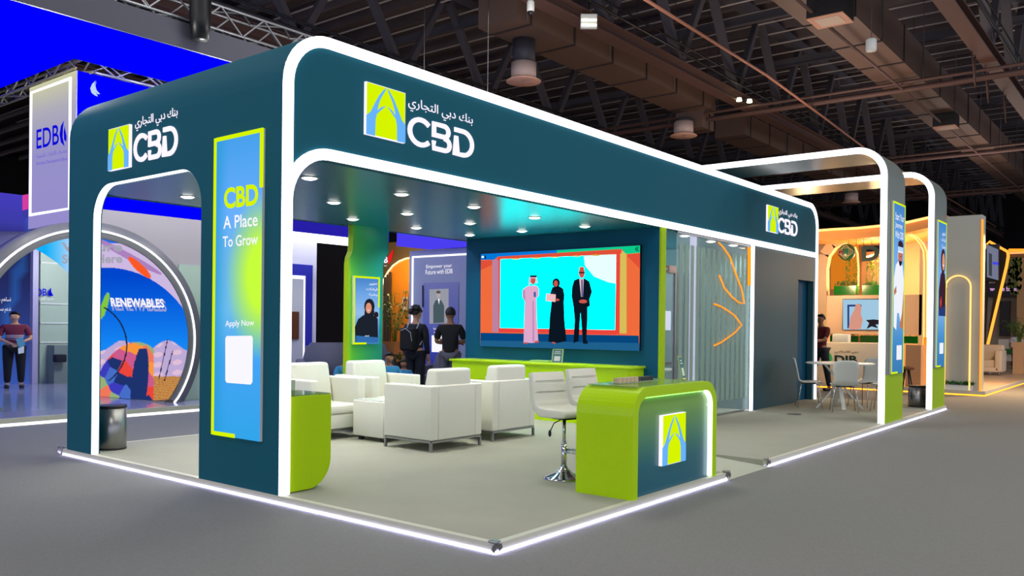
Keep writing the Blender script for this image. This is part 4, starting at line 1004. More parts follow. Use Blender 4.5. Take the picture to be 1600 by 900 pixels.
def tun(deg, t, k=1):
    cx_, cz_, r_ = 2.2-.56*t, 1.25-.12*t, (1.735+.255*t)*k
    return Vector((cx_+r_*cos(radians(deg)), 10.62+2.88*t, max(.13, cz_+r_*sin(radians(deg)))))
g = MB().mat(PRINTE)
grid(g, lambda a, b: tun(a0+(190-a0)*a, b), paint, 460, 130)
g.build('curved_screen', None, ra)
q = MB(); nA, nB = 60, 8
q.add([tun(a0+(a1-a0)*i/nA, .09+.93*j/nB, 1.045) for j in range(nB+1) for i in range(nA+1)], [[j*(nA+1)+i, j*(nA+1)+i+1, (j+1)*(nA+1)+i+1, (j+1)*(nA+1)+i] for j in range(nB) for i in range(nA)], True)
q.build('outer_shell', MATS['ring_grey'], ra)
def oncyl(u, v, r=1.73):
    d = ray(u, v); lo, hi = (10.62-CAM.y)/d.y, (13.45-CAM.y)/d.y; k_ = r/1.735
    def f(s_):
        p = CAM+d*s_; t = (p.y-10.62)/2.88; return math.hypot(p.x-(2.2-.56*t), p.z-(1.25-.12*t))-(1.735+.255*t)*k_
    if f(hi) < 0: return CAM+d*hi
    for _ in range(40):
        m_ = (lo+hi)/2
        if f(m_) < 0: lo = m_
        else: hi = m_
    return CAM+d*lo
def cyltext(s, bl, br, tl, m, r):
    vs, fs = glyphs(s, .03); q = MB().mat(m)
    W = [oncyl(bl[0]+(br[0]-bl[0])*v.x+(tl[0]-bl[0])*v.y, bl[1]+(br[1]-bl[1])*v.x+(tl[1]-bl[1])*v.y, r) for v in vs]; q.add(W, fs); return q
cyltext('RENEWABLES', (176, 485.5), (261, 487), (173, 468), em('sc_shadow', (150, 160, 215), 1), 1.728).build('screen_lettering_shadow', None, ra)
cyltext('RENEWABLES', (174, 479), (257, 481), (172, 465), WE, 1.722).build('screen_lettering', None, ra)
cyltext('Venture', (96, 393), (191, 393), (96, 379), em('sc_grey', (165, 165, 180), 1), 1.722).build('screen_lettering', None, ra)
cyltext('Starts Here', (97, 412), (191, 411), (97, 398), MATS['sc_grey'], 1.722).build('screen_lettering', None, ra)
# interior back wall pieces seen through the ring
iw = thing('interior_wall', (4.2, 17, .12), 'blue wall with pale Arabic lettering behind the man in the maroon polo', 'wall')
g = MB().mat(PRINTE); grid(g, lambda a, b: Vector((-1+4.78*a, 17, .12+4.3*b)), lambda a, b, p: lerp(ramp(b, [(0, (55, 85, 170)), (.45, (38, 50, 110)), (.7, (30, 30, 70)), (.85, (60, 60, 165)), (1, (70, 60, 190))]), (40, 110, 200), .5 if abs(a-.93-.2*(b-.5)) < .02 else 0), 30, 20); g.build('printed_wall', None, iw)
S = Sheet('y', 16.99)
S.text(arab('نساهم معكم'), (-12, 474), (17, 474), (-12, 464), WE, 0); S.text(arab('ندعم مستقبل'), (-12, 489), (17, 489), (-12, 479), WE, 0); S.mb.build('lettering', None, iw)
S = Sheet('y', 16.98); S.poly([(35, 305), (45, 303), (45, 326), (35, 329)], em('badge_pink', (215, 60, 160), 1)); S.poly([(35, 331), (45, 328), (45, 337), (40, 342), (35, 338)], em('badge_blue', (60, 60, 160), 1)); S.mb.build('badge', None, iw)
MB().box((3.8, 16.9, .12), (3.92, 17.1, 4.6)).build('white_post', LILAC, iw)
gw = thing('glass_room', (5, 17, .12), 'pale green glass meeting room with small blue EDB lettering seen through the ring', 'glass room')
MB().box((4.0, 17, .12), (11, 17.1, 4.4)).build('back_panel', pm('pale_green_wall', (176, 196, 176), .4), gw)
q = MB()
for z in (1.05, 1.5, 1.95, 2.9): q.box((4.0, 16.97, z), (11, 17, z+.03))
q.build('white_rails', WPL, gw)
MB().box((4.15, 16.6, .12), (5.0, 16.97, 1.0)).build('counter', pm('grey_counter', (120, 135, 130), .4), gw)
MB().rbox((4.1, 16.4, .62), (4.35, 16.58, .8), .03).build('chair_back', NAVY, gw)
S = Sheet('y', 16.93); S.text('EDB', (50, 462), (73, 462), (50, 451), BL, .01); S.poly([(80, 449), (76, 455), (75.5, 460), (78, 463), (83.5, 462), (80, 456)], BL)
S.text(arab('مصرف الامارات'), (57, 470), (84, 470), (57, 464), WE, 0); S.mb.build('lettering', None, gw)
point('edb_interior_fill', (4.5, 14.5, 3.0), 210, (.95, 1, .95), .4)  # unseen lamp added to brighten the room behind the ring
MB().box((9.3, 16, 0), (12.9, 16.15, 6.0)).build('black_curtain', pm('black_curtain', (10, 10, 16), .95), label='black fabric curtain wall between the white room and the green rear column', cat='curtain')

# grey armchairs of that stand
GU = pm('grey_drape', (82, 84, 106), .85, noise=.1, scale=6)
def grey_chair(label):
    t = thing('grey_armchair', (0, 0, 0), label, 'armchair', 'grey draped armchairs of the stand behind')
    MB().rbox((-.45, -.4, .12), (.45, .42, .42), .05, 3).build('seat', GU, t)
    bm = bmesh.new(); bmesh.ops.create_cube(bm, size=1)
    for v in bm.verts: v.co = Vector((v.co.x*(.95 if v.co.z < 0 else .62), (-.42 if v.co.y < 0 else -.2)-(.12 if v.co.z > 0 else 0), .3 if v.co.z < 0 else .98))
    bmesh.ops.bevel(bm, geom=bm.edges[:], offset=.05, segments=3, affect='EDGES'); MB().bm(bm, None, True).build('backrest', GU, t)
    for s in (-1, 1):
        q = MB(); q.prism([(s*.48, -.42, .2), (s*.48, .42, .2), (s*.48, .42, .52), (s*.48, -.1, .70), (s*.48, -.42, .74)], (-s*.12, 0, 0)); q.build('arm', GU, t, bevel=.03)
        for y in (-.34, .36): MB().tube([(s*.4, y, 0), (s*.4, y, .13)], .02, 6).build('leg', BLK, t)
    return t
gc = grey_chair('grey draped armchair behind the white armchairs, leftmost, beside the white light strip'); gc.location = (5.6, 8.55, 0); gc.rotation_euler = (0, 0, 2.6); gc.scale = (1.25, 1.25, 1.25)
o = dup(gc, (6.8, 9.15, 0), 2.2, 'grey draped armchair behind the white armchairs, right of its neighbour'); o = dup(gc, (8.55, 8.9, 0), 1.3, 'grey draped armchair just right of the green rear column, above the seated man'); o.scale = (1, 1, 1)
wsp = on('z', .5, 530, 574); wb = thing('white_round_stool', (wsp.x, wsp.y, 0), 'white round stool beside the grey draped armchairs', 'stool'); MB().lathe([(0, 0), (.2, 0), (.24, .2), (.26, .42), (.24, .5), (.18, .54), (0, .55)], (wsp.x, wsp.y, 0)).build('seat', WPL, wb)

# poster wall
pw_ = thing('poster_wall', (10, 10, 0), 'grey blue poster wall reading Empower your Future with EDB with lit edge', 'poster wall')
MB().box((9.93, 8.4, 0), (10.2, 10.95, 3.35)).build('wall_body', pm('blue_grey_panel', (128, 138, 172), .45), pw_)
q = MB(); ribbon(q, [(-10.83, .6), (-10.83, 3.2), (-8.42, 3.2)], .04, lambda a, b: (9.91, -a, b), (.02, 0, 0)); q.build('edge_light', EDGEW, pw_)
g = MB().mat(VGRAD); grid(g, lambda a, b: Vector((9.915, 10.46-1.13*a, .65+1.92*b)), lambda a, b, p: ramp(b, [(0, (45, 60, 190)), (.5, (100, 110, 185)), (1, (112, 118, 170))]), 2, 12); g.build('blue_panel', None, pw_)
S = Sheet('x', 9.91); pg = em('poster_grey', (150, 152, 165), 1)
S.poly([(671, 452), (701, 451), (701, 505), (671, 506)], pg); S.poly([(677, 505), (677, 478), (680, 470), (685, 467), (690, 470), (694, 478), (694, 504)], em('poster_suit', (70, 88, 96), 1)); S.ellipse(685, 460.5, 3.2, 5, em('poster_face', (175, 165, 165), 1)); S.ellipse(685, 456.5, 3.5, 2.4, em('poster_hair', (90, 80, 80), 1)); S.poly([(684, 467), (687, 467), (686, 476)], WE)
S.poly([(674.5, 524), (694, 523.5), (694, 550.5), (674.5, 550)], WE)
S.text('Empower your', (666, 421), (706, 419), (666, 414), WE, 0); S.text('Future with EDB', (665, 429), (707, 427), (665, 422), WE, 0); S.text('Start your', (677, 516), (693, 516), (677, 512), WE, 0); S.text('journey', (678, 521), (692, 521), (678, 517.5), WE, 0)
S.poly([(659.5, 446), (661.5, 446), (661.5, 480), (659.5, 480)], em('poster_dark', (30, 32, 60), 1)); S.text('EDB', (680, 562), (688, 562), (680, 558), WE, 0)
S.mb.build('poster_print', None, pw_)
vb = thing('violet_light_box', (10, 9.6, 3.44), 'violet light box fascia hanging above the grey blue poster wall', 'light box')
MB().box((9.5, 8.3, 3.44), (10.6, 10.95, 4.4)).build('box', em('violet_light', (75, 62, 240), 1.0), vb)
for y in (8.6, 10.6): MB().tube([(10, y, 4.4), (10, y, 12.5)], .01, 5).build('hanger_wire', STL, vb)

# ochre restaurant stand
oc = thing('ochre_stand', (16, 18, 0), 'brown and ochre stand with a lit arch and red flame logo behind the poster wall', 'exhibition stand')
MB().box((16.0, 15.4, 0), (16.2, 19.3, 4.42)).build('brown_wall', pm('brown_wall', (92, 72, 40), .6, noise=.08), oc)
AMB = em('amber_light', (235, 140, 10), .8)
S = Sheet('x', 15.99); S.poly([(598, 600), (598, 450), (604, 432), (614, 415), (628, 405), (640, 401.5), (655, 402), (655, 600)], pm('amber_panel', (220, 130, 10), .5)); S.mb.build('amber_arch', None, oc)
q = MB(); q.tube([on('x', 15.95, *p) for p in ((596, 450), (600, 436), (606, 425), (614, 415), (624, 408), (634, 404), (646, 402))], .03, 6); q.build('arch_light', em('warm_white_line', (255, 225, 170), 1.8), oc)
q = MB()
for u in (601, 605, 609): p = on('x', 15.9, u, 480); q.box((p.x-.04, p.y-.06, 0), (p.x, p.y+.02, on('x', 15.9, u, 425+(609-u)).z))
q.build('bronze_slats', pm('bronze_slat', (70, 62, 50), .4), oc)
S = Sheet('x', 15.9); S.text('B', (600, 411), (606, 411), (600, 401), WE, .04); S.text('bar', (600, 416.5), (605, 416), (600, 414), WE, 0); S.poly([(607, 411), (606.5, 402), (610, 396), (615, 389), (613.5, 400), (611, 407), (609, 412)], em('flame_red', (230, 30, 30), 1)); S.mb.build('flame_logo', None, oc)
S = Sheet('x', 15.9); S.poly([(628, 464), (637, 464), (637, 484), (628, 484)], em('frame_cream', (215, 175, 130), .9)); S.poly([(630, 467), (635.5, 467), (635.5, 479), (630, 479)], em('frame_red', (150, 60, 50), .9)); S.mb.build('framed_picture', None, oc)
point('ochre_light', (14.6, 16.9, 3.5), 160, (1, .75, .4), .3)
LEAF = pm('palm_leaf', (70, 120, 40), .6, noise=.25, scale=9); LEAFD = pm('dark_leaf', (30, 95, 35), .6, noise=.3, scale=9)
def plant(loc, h, spread, label, mat=LEAF, pot=None, nfr=16, seed=1, name='potted_palm', cat='plant'):
    rnd = random.Random(seed); t = thing(name, loc, label, cat); L = Vector(loc)
    if pot:
        pw2, ph, pmt = pot; MB().prism([(L.x-pw2*.8, L.y-pw2*.8, L.z), (L.x+pw2*.8, L.y-pw2*.8, L.z), (L.x+pw2*.8, L.y+pw2*.8, L.z), (L.x-pw2*.8, L.y+pw2*.8, L.z)], (0, 0, ph)).build('planter', pmt, t)
    else: ph = 0
    q = MB(); st_ = MB()
    for i in range(nfr):
        a = rnd.uniform(0, 2*pi); top = h*rnd.uniform(.6, 1); rch = spread*rnd.uniform(.6, 1); b0 = L+Vector((rnd.uniform(-.05, .05), rnd.uniform(-.05, .05), ph)); pts = []
        for s in range(7):
            f_ = s/6; pts.append(b0+Vector((cos(a)*rch*f_**1.5, sin(a)*rch*f_**1.5, top*(f_ if f_ < .7 else .7+.3*sin((f_-.7)/.3*pi)*.6+.0))))
        st_.tube(pts, .008, 4)
        for s in range(2, 7):
            for sd_ in (-1, 1):
                p = pts[s]; dr_ = Vector((cos(a+sd_*1.1), sin(a+sd_*1.1), -.35)).normalized(); l = spread*.35*(1.1-abs(s-4)/6)
                w2 = Vector((-dr_.y, dr_.x, .2))*l*.10; q.add([p, p+dr_*l*.5+w2, p+dr_*l, p+dr_*l*.5-w2], [[0, 1, 2, 3]])
    q.build('leaves', mat, t); st_.build('stems', mat, t); return t
TANP = pm('tan_planter', (190, 125, 60), .6)
pl = on('x', 14.6, 616, 560); plant((14.6, pl.y, 0), 2.0, .8, 'tall palm in a tan planter in front of the ochre arch', LEAF, (.35, 1.0, TANP), 22, 5)
for i, (u, v) in enumerate(((618, 572), (628, 572), (638, 570))):
    p = on('z', .5, u, v-8); plant((p.x, p.y, 0), .35, .3, 'small dark green bush in a low box behind the seated men, '+('left', 'middle', 'right')[i]+' one', LEAFD, (.28, .45, pm('dark_box', (45, 45, 50), .6)), 12, 11+i, 'low_bush')

# hung blue ring ceiling piece with trusses
hr = thing('hung_light_ceiling', (0, 10, 6), 'huge vivid blue light ceiling hung from trusses over the left rear stand', 'light ceiling')
def lblue(m, z0, z1):
    m.box((-5, 8.97, z0), (9, 10.95, z1)); m.box((-5, 10.95, z0), (2.0, 17, z1)); return m
lblue(MB(), 6.0, 6.02).build('blue_underside', EB, hr)
MB().box((-5, 8.93, 6.0), (9, 8.97, 6.42)).build('grey_fascia', pm('fascia_grey', (92, 92, 104), .7), hr)
lblue(MB(), 6.03, 6.4).build('ring_body', pm('fascia_dark', (40, 40, 46), .8), hr)
TR = pm('truss_aluminium', (165, 168, 172), .35, .6)
def truss(a, b, w_, label, mat=TR, step=.42, group='aluminium lighting trusses'):
    a = Vector(a); b = Vector(b); d_ = (b-a); L = d_.length; d_.normalize(); s_ = d_.cross(Vector((0, 0, 1))).normalized()*w_/2; u_ = Vector((0, 0, w_/2))
    t = thing('box_truss', (a+b)/2-u_, label, 'truss', group); C4 = [s_+u_, -s_+u_, -s_-u_, s_-u_]
    for c_ in C4: MB().tube([a+c_, b+c_], .025, 6).build('chord', mat, t)
    q = MB(); n = max(2, int(L/step))
    for i in range(n):
        p0 = a+d_*L*i/n; p1 = a+d_*L*(i+1)/n
        for j in range(4):
            A3, B3 = C4[j], C4[(j+1) % 4]
            q.bar(p0+(A3 if i % 2 else B3), p1+(B3 if i % 2 else A3), .022)
    q.build('lacing', mat, t); return t
truss((-5, 9.15, 6.68), (9, 9.15, 6.68), .4, 'long aluminium truss lying along the front of the hung blue ceiling')
truss((2.15, 10.9, 5.98), (2.15, 17, 5.98), .28, 'aluminium truss running back over the top of the lilac tower', pm('truss_yellow_lit', (150, 145, 105), .4, .4))  # yellowish light on this truss is put into its colour
truss((2.3, 11.1, 5.98), (4.0, 11.1, 5.98), .24, 'short aluminium truss over the blue face right of the lilac tower')
cbg = on('y', 9.0, 300, 20); MB().tube([(cbg.x, 8.75, 6.15), (cbg.x, 8.75, 6.5), (cbg.x, 8.8, 8.5), (cbg.x, 8.8, 12.5)], [.13, .17, .16, .1], 12).build('hoist_chain_bag', BLK, label='black hoist chain bag hanging in front of the grey fascia of the hung ceiling', cat='hoist bag')
for x, y in ((.8, 9.2), (3.6, 9.2), (6.5, 9.6)): point('truss_fill_light', (x, y, 5.4), 150, (1, .97, .95), .2)  # unseen lamps added to brighten the grey wall under the hung ceiling

# ================================================================== amber stand on the right (x ~ 18.6 and beyond)
ALED = em('amber_led', (255, 135, 35), 2.0); ALEDW = em('warm_led', (255, 190, 110), 1.9); CREAM = pm('cream_wall', (222, 190, 152), .5, noise=.04, scale=4)
MARB = pm('cream_marble', (226, 190, 155), .35, noise=.10, scale=1.6); GRN = pm('green_lacquer', (20, 120, 30), .15)
ALEDF = em('amber_floor_led', (255, 130, 25), 5)
rp = thing('exhibition_platform', (25, 4, 0), 'pale floor of the amber lit stand on the right', 'platform')
MB().box((18.62, .06, .02), (45, 14, .12)).build('deck', pm('cream_floor', (200, 176, 150), .35, noise=.04), rp)
MB().box((18.58, .02, .035), (18.62, 14, .125)).box((18.62, .02, .035), (45, .06, .125)).build('edge', pm('cream_edge', (205, 195, 175), .5), rp)
MB().box((18.59, .03, .003), (18.63, 14, .035)).build('edge_light', ALEDF, rp); MB().box((18.63, .03, .003), (45, .06, .035)).build('edge_light', ALEDF, rp)
# white monolith with arch light
ml = thing('white_monolith', (18.8, .6, .12), 'tall plain pale monolith with an amber lit right edge on the amber stand', 'wall panel')
MB().box((18.72, .16, .12), (19.2, 1.0, 4.42)).build('slab', pm('grey_white_slab', (176, 180, 172), .5), ml)
MB().box((18.70, .13, .12), (18.74, .17, 4.3)).build('edge_light', ALED, ml)
al = MB(); z0 = 2.66; ribbon(al, [(-.93, .12), (-.93, z0)] + arc(-.65, z0, .28, 180, 0, 14) + [(-.37, .12)], .035, lambda a, b: (18.62, -a, b), (.03, 0, 0)); al.build('arch_light', ALEDW, label='slim amber lit arch standing in front of the pale monolith', cat='light arch')
pb = thing('planter_box', (18.4, .75, .0), 'low white planter box with green leaves at the foot of the lit arch', 'planter')
MB().box((18.62, .3, .125), (18.8-.09, 1.25, .24)).build('box', WPL, pb)
q = MB(); rnd = random.Random(4)
for i in range(120):
    p = Vector((rnd.uniform(18.6, 18.72), rnd.uniform(.3, 1.25), .25)); a = rnd.uniform(0, 2*pi); l = rnd.uniform(.05, .14); d_ = Vector((cos(a)*.6, sin(a)*.6, .8)).normalized()*l; w2 = Vector((-sin(a), cos(a), 0))*l*.3
    q.add([p, p+d_*.5+w2, p+d_, p+d_*.5-w2], [[0, 1, 2, 3]])
q.build('leaves', LEAFD, pb)
# long curved canopy light and cream body
cn = thing('curved_canopy', (20, 3, 3.6), 'cream curved canopy with a long warm light line over the amber stand', 'canopy')
def cp(u, v, x): return on('x', x, u, v)
cl = [(1262, 361.5), (1300, 358.5), (1340, 356.5), (1385, 352), (1420, 347), (1455, 339), (1475, 333)]
q = MB(); q.tube([cp(u, v, 19.4) for u, v in cl], .035, 6); q.build('canopy_light', ALEDW, cn)
q = MB(); P0 = [cp(u, v+1, 19.45) for u, v in cl]; P1 = [cp(u, v+16, 19.45) for u, v in cl]; m = len(P0)
V_ = P0+P1+[p+Vector((2.5, 0, 0)) for p in P0]+[p+Vector((2.5, 0, 0)) for p in P1]
q.add(V_, [[i, i+1, m+i+1, m+i] for i in range(m-1)]+[[m+i, m+i+1, 3*m+i+1, 3*m+i] for i in range(m-1)]+[[i, i+1, 2*m+i+1, 2*m+i] for i in range(m-1)]); q.build('canopy_body', pm('amber_cream', (225, 150, 80), .5), cn)
# cream arched hall
ch_ = thing('arched_stand_hall', (21, 3, .12), 'cream arched hall of the amber stand behind the long fascia', 'exhibition stand')
S = Sheet('x', 22.2); S.poly([(1262, 380), (1500, 360), (1500, 610), (1262, 600)], pm('cream_back', (205, 160, 112), .6)); S.mb.build('back_wall', None, ch_)
q = MB(); ar = [(1287, 600), (1286, 420), (1290, 398), (1302, 382), (1322, 372), (1352, 367), (1385, 364)]
for (p, p2) in zip(ar, ar[1:]): q.bar(cp(*p, 20.6), cp(*p2, 20.6), .28, .28, up=(1, 0, 0))
q.build('outer_arch', CREAM, ch_)
S = Sheet('x', 21.4); S.poly([(1298, 452), (1298, 400), (1304, 386), (1318, 379), (1342, 376), (1342, 452)], em('amber_backdrop', (232, 132, 32), .85)); S.mb.build('amber_backdrop', None, ch_)
q = MB(); q.tube([cp(1341, 452, 20.8), cp(1341.5, 420, 20.8), cp(1340, 396, 20.8), cp(1336, 386, 20.8)], .03, 6); q.build('inner_light', ALEDW, ch_)
S = Sheet('x', 21.3); S.poly([(1346, 377), (1388, 374), (1388, 452), (1346, 452)], pm('recess_brown', (110, 75, 45), .6)); S.poly([(1349, 384), (1382, 383), (1382, 392), (1349, 394)], em('dark_panel_r', (40, 30, 28), 1)); S.mb.build('recess', None, ch_)
q = MB().mat(pm('light_strip_cream', (240, 215, 180), .5)).flat([cp(*p, 20.9) for p in ((1346, 402), (1386, 391), (1386, 396), (1346, 407))]); q.build('ceiling_strip', em('strip_glow', (255, 230, 180), 1.4), ch_)
# marble tv wall
tv = thing('marble_screen_wall', (20, 3, .12), 'cream marble wall band of the amber stand carrying a television', 'wall panel')
a_, b_ = cp(1292, 461, 19.9), cp(1440, 523, 19.9)
MB().box((19.9, b_.y, cp(1330, 522, 19.9).z), (20.1, a_.y, cp(1330, 461.5, 19.9).z)).build('slab', MARB, tv)
TVS = thing('television', (19.8, 3, 2), 'flat television showing a man in a robe, on the cream marble wall', 'television')
a_, b_ = cp(1316.5, 467, 19.85), cp(1392, 516, 19.85); MB().box((19.852, b_.y, b_.z), (19.9, a_.y, a_.z)).build('case', BLK, TVS)
S = Sheet('x', 19.85, .004)
S.poly([(1317, 468), (1392, 468), (1392, 515), (1317, 515)], em('tv_sky', (160, 200, 225), 1)); S.poly([(1324, 476), (1346, 476), (1346, 479), (1327, 479), (1327, 513), (1324, 513)], AB['nav'])
S.poly([(1326, 513), (1329, 495), (1335, 484), (1337, 476), (1343, 474), (1346, 480), (1345, 490), (1348, 500), (1345, 514), (1330, 515)], em('tv_robe', (215, 150, 130), 1)); S.poly([(1353, 500), (1365, 499), (1392, 502), (1392, 506), (1368, 507), (1372, 513), (1362, 510), (1354, 514), (1358, 505)], AB['hair'])
S.mb.build('picture', None, TVS)
# green planters above and below the tv wall
def gplant(pts, x, lb):
    a_, b_ = cp(*pts[0], x), cp(*pts[1], x); t = thing('green_trough', (x, (a_.y+b_.y)/2, min(a_.z, b_.z)), lb, 'planter', 'glossy green troughs of the amber stand')
    MB().box((x, b_.y, b_.z), (x+.3, a_.y, a_.z)).build('trough', GRN, t)
    q = MB(); rnd = random.Random(int(pts[0][0]))
    for i in range(60):
        p = Vector((x+rnd.uniform(.02, .25), rnd.uniform(b_.y, a_.y), a_.z)); a = rnd.uniform(0, 6.28); l = rnd.uniform(.05, .2); d_ = Vector((cos(a)*.3, sin(a)*.3, 1)).normalized()*l; w2 = Vector((0, .012, 0)); q.add([p, p+d_*.5+w2, p+d_, p+d_*.5-w2], [[0, 1, 2, 3]])
    q.build('grass', LEAFD, t)
gplant(((1303, 447), (1337, 460.5)), 20.3, 'dark green trough above the marble wall, left one, with grass')
gplant(((1347, 446), (1388, 460.5)), 20.3, 'bright green trough above the marble wall, right of the amber light')
gplant(((1297, 524), (1340, 540)), 20.2, 'green trough below the marble wall beside the white counter')
gplant(((1344, 524), (1434, 537)), 20.2, 'long green trough below the television')
# hanging logo sphere + letters
sg = thing('hanging_sign', (20, 3.4, 3.2), 'hanging green globe emblem with dark DIB letters over the amber stand', 'sign')
gc_ = cp(1323, 394, 19.7); q = MB(); q.mat(pm('globe_green', (36, 88, 52), .3)).ell(gc_, (.12, .235, .235), None, 20, 14); q.build('globe', None, sg)
S = Sheet('x', 19.56, .004); GOL = em('globe_line', (205, 160, 95), .9)
for k in range(3):
    q = MB(); q.tube([Vector((19.585, gc_.y+.2*cos(a)*(1-.25*k), gc_.z+.2*sin(a)*(.55+.2*k))) for a in [i*pi/12 for i in range(24)]], .008, 5, True, True); q.build('globe_ring', GOL, sg)
q = MB(); q.ell(gc_+Vector((-.02, .12, -.01)), (.11, .12, .14)); q.build('globe_red_side', pm('globe_red', (120, 30, 40), .4), sg)
S.text('DIB', (1346, 409), (1408, 404), (1346, 385), pm('dark_green_letter', (38, 56, 44), .4), .05)
S.text(arab('دبي الاسلامي'), (1347, 379), (1404, 375), (1347, 370), em('cream_print', (240, 215, 190), 1), .01); S.mb.build('lettering', None, sg)
q = MB()
for u in (1326, 1338, 1349, 1362, 1374): a_ = cp(u, 384, 19.7); q.tube([a_, Vector((a_.x, a_.y, 4.15))], .008, 5)
q.build('hanging_rods', BLK, sg)
# hanging greenery
for i, u in enumerate((1325, 1336, 1357, 1363, 1373, 1380)):
    p = cp(u, 402+(i % 2)*4, 20.4); t = thing('hanging_plant', (p.x, p.y, p.z-.9), 'trailing green plant hanging under the letters, number of its row counted by rod %s' % ('one', 'two', 'three', 'four', 'five', 'six')[i], 'plant', 'trailing plants under the hanging sign')
    t['label'] = 'trailing plant strand under the hanging sign, %s from the left' % ('first', 'second', 'third', 'fourth', 'fifth', 'sixth')[i]
    q = MB(); rnd = random.Random(u)
    for k in range(70):
        z = p.z-rnd.uniform(0, .7+.25*(i % 3)); a = rnd.uniform(0, 6.28); l = .07; c0 = Vector((p.x+cos(a)*.04, p.y+sin(a)*.04, z)); d_ = Vector((cos(a)*.4, sin(a)*.4, -.8))*l; w2 = Vector((0, .018, 0)); q.add([c0, c0+d_*.5+w2, c0+d_, c0+d_*.5-w2], [[0, 1, 2, 3]])
    q.build('leaves', pm('trailing_leaf', (105, 125, 30), .6, noise=.2), t)
# white counter with logo
wc = thing('reception_desk', (18.9, 3, .12), 'white reception desk with dark green DIB letters and globe', 'counter')
a_ = cp(1262, 535, 18.9); b_ = cp(1440, 540, 18.9)
MB().rbox((18.9, cp(1378, 540, 18.9).y, .12), (19.5, a_.y, cp(1320, 535, 18.9).z), .02).build('body', pm('warm_white_desk', (225, 212, 190), .35), wc)
MB().rbox((18.95, cp(1325, 540, 18.95).y, cp(1320, 535, 18.9).z), (19.2, cp(1300, 540, 18.95).y, cp(1310, 522, 18.9).z), .02).build('tablet_stand', WPL, wc)
S = Sheet('x', 18.893, .003); DG = pm('letter_dark_green', (30, 60, 50), .4); S.text('DIB', (1304, 567), (1339, 568), (1304, 555), DG, .03); S.text(arab('دبي الاسلامي'), (1304, 552), (1341, 553), (1304, 547), DG, .01); S.ellipse(1293, 560, 7, 10, em('globe_print', (60, 150, 70), .8)); S.mb.build('lettering', None, wc)
MB().box((18.95, cp(1440, 535, 19).y, .12), (19.4, cp(1416, 535, 19).y, 1.2)).build('cream_side_counter', pm('tan_counter', (190, 145, 105), .4), label='tan cabinet seen between the two arch frames', cat='cabinet')
hs = thing('tripod_stool', (18.0, cp(1417, 560, 18).y, 0), 'dark slim legged stool seen just right of the nearer arch frame', 'stool')
q0 = cp(1417, 570, 18.0)
for dx, dy in ((-.15, -.12), (.15, -.12), (-.15, .14), (.15, .14)): MB().tube([(18.0+dx*.3, q0.y+dy*.3, .62), (18+dx, q0.y+dy, 0)], .018, 6).build('leg', BLK, hs)
MB().lathe([(0, .6), (.16, .6), (.18, .64), (.15, .68), (0, .68)], (18, q0.y, 0)).build('seat', pm('brown_seat', (120, 70, 40), .6), hs)
# double arch seen between frames
da = thing('double_light_arch', (19.6, 1.6, .12), 'cream arch leg with two amber light lines seen between the arch frames', 'light arch')
q = MB(); q.box((19.9, cp(1449, 480, 19.9).y, .12), (20.05, cp(1436, 480, 19.9).y, cp(1440, 378, 19.9).z)); q.build('post', CREAM, da)
for du in (0, 5):
    q = MB(); q.tube([cp(1443+du, 598, 19.8), cp(1444+du, 410, 19.8), cp(1443+du, 393, 19.8), cp(1438+du, 381, 19.8), cp(1430+du, 372, 19.8), cp(1418+du, 366, 19.8)], .022, 6); q.build('light_line', ALEDW, da)
S = Sheet('x', 19.75); S.poly([(1443, 527), (1450, 527), (1449, 598), (1442.5, 598)], em('amber_base', (250, 150, 20), 1.0)); S.mb.build('amber_base_panel', None, da)
for p, e_ in (((20.5, 3, 3.3), 200), ((20.3, 1.4, 3.2), 110), ((18, 4.2, 3.0), 200)): point('amber_stand_fill', p, e_, (1, .66, .34), .2)  # unseen lamps added to warm and brighten the amber stand
area('amber_floor_fill', (20.5, -1.0, 4.0), 1.5, 420, (1, .64, .34))  # unseen area lamp added to warm the carpet beside the stand

# ================================================================== far right stands
fs_ = thing('angular_light_portal', (30, 1.5, 0), 'black angular portal outlined with orange light at far right', 'portal')
pf = [(1534, 612), (1534, 397), (1540, 384), (1546, 377.5), (1574, 393), (1575.5, 400), (1573, 415), (1543, 540)]
q = MB(); q.tube([on('x', 29.4, *p) for p in [(1534, 398)]+pf[2:]], .05, 6); q.build('outline_light', em('orange_line', (255, 150, 50), 2), fs_)
S = Sheet('x', 29.6, .03); S.poly([(1536, 400), (1546, 380), (1573, 395), (1571, 412), (1560, 460), (1556, 440), (1536, 440)], pm('black_green', (22, 26, 20), .7)); S.poly([(1534, 440), (1545, 440), (1540, 540), (1534, 540)], MATS['black_green']); S.poly([(1556, 437), (1568, 437), (1552, 500), (1543, 540), (1541, 540)], MATS['black_green'])
S.mb.build('portal_body', None, fs_)
t2 = thing('television', (29, 1.5, 2.9), 'upright television with blurred grey picture inside the orange lined portal', 'television')
S = Sheet('x', 29.2, .02); S.poly([(1542, 382), (1560, 390), (1560, 438), (1542, 433)], em('tv_grey', (120, 125, 150), .9)); S.poly([(1545, 395), (1550, 397), (1550, 432), (1545, 430)], em('tv_dark', (60, 66, 70), 1)); S.poly([(1551, 409), (1560, 410), (1560, 414), (1551, 413)], em('tv_blue', (70, 70, 230), 1)); S.mb.build('screen', None, t2)
a_, b_ = on('x', 29.25, 1541, 382), on('x', 29.25, 1561, 438); MB().box((29.25, b_.y, b_.z), (29.32, a_.y, a_.z)).build('case', BLK, t2)
bs = thing('banking_stand', (36, 1.5, 0), 'distant white stand with a dark band reading we are banking at far right', 'exhibition stand')
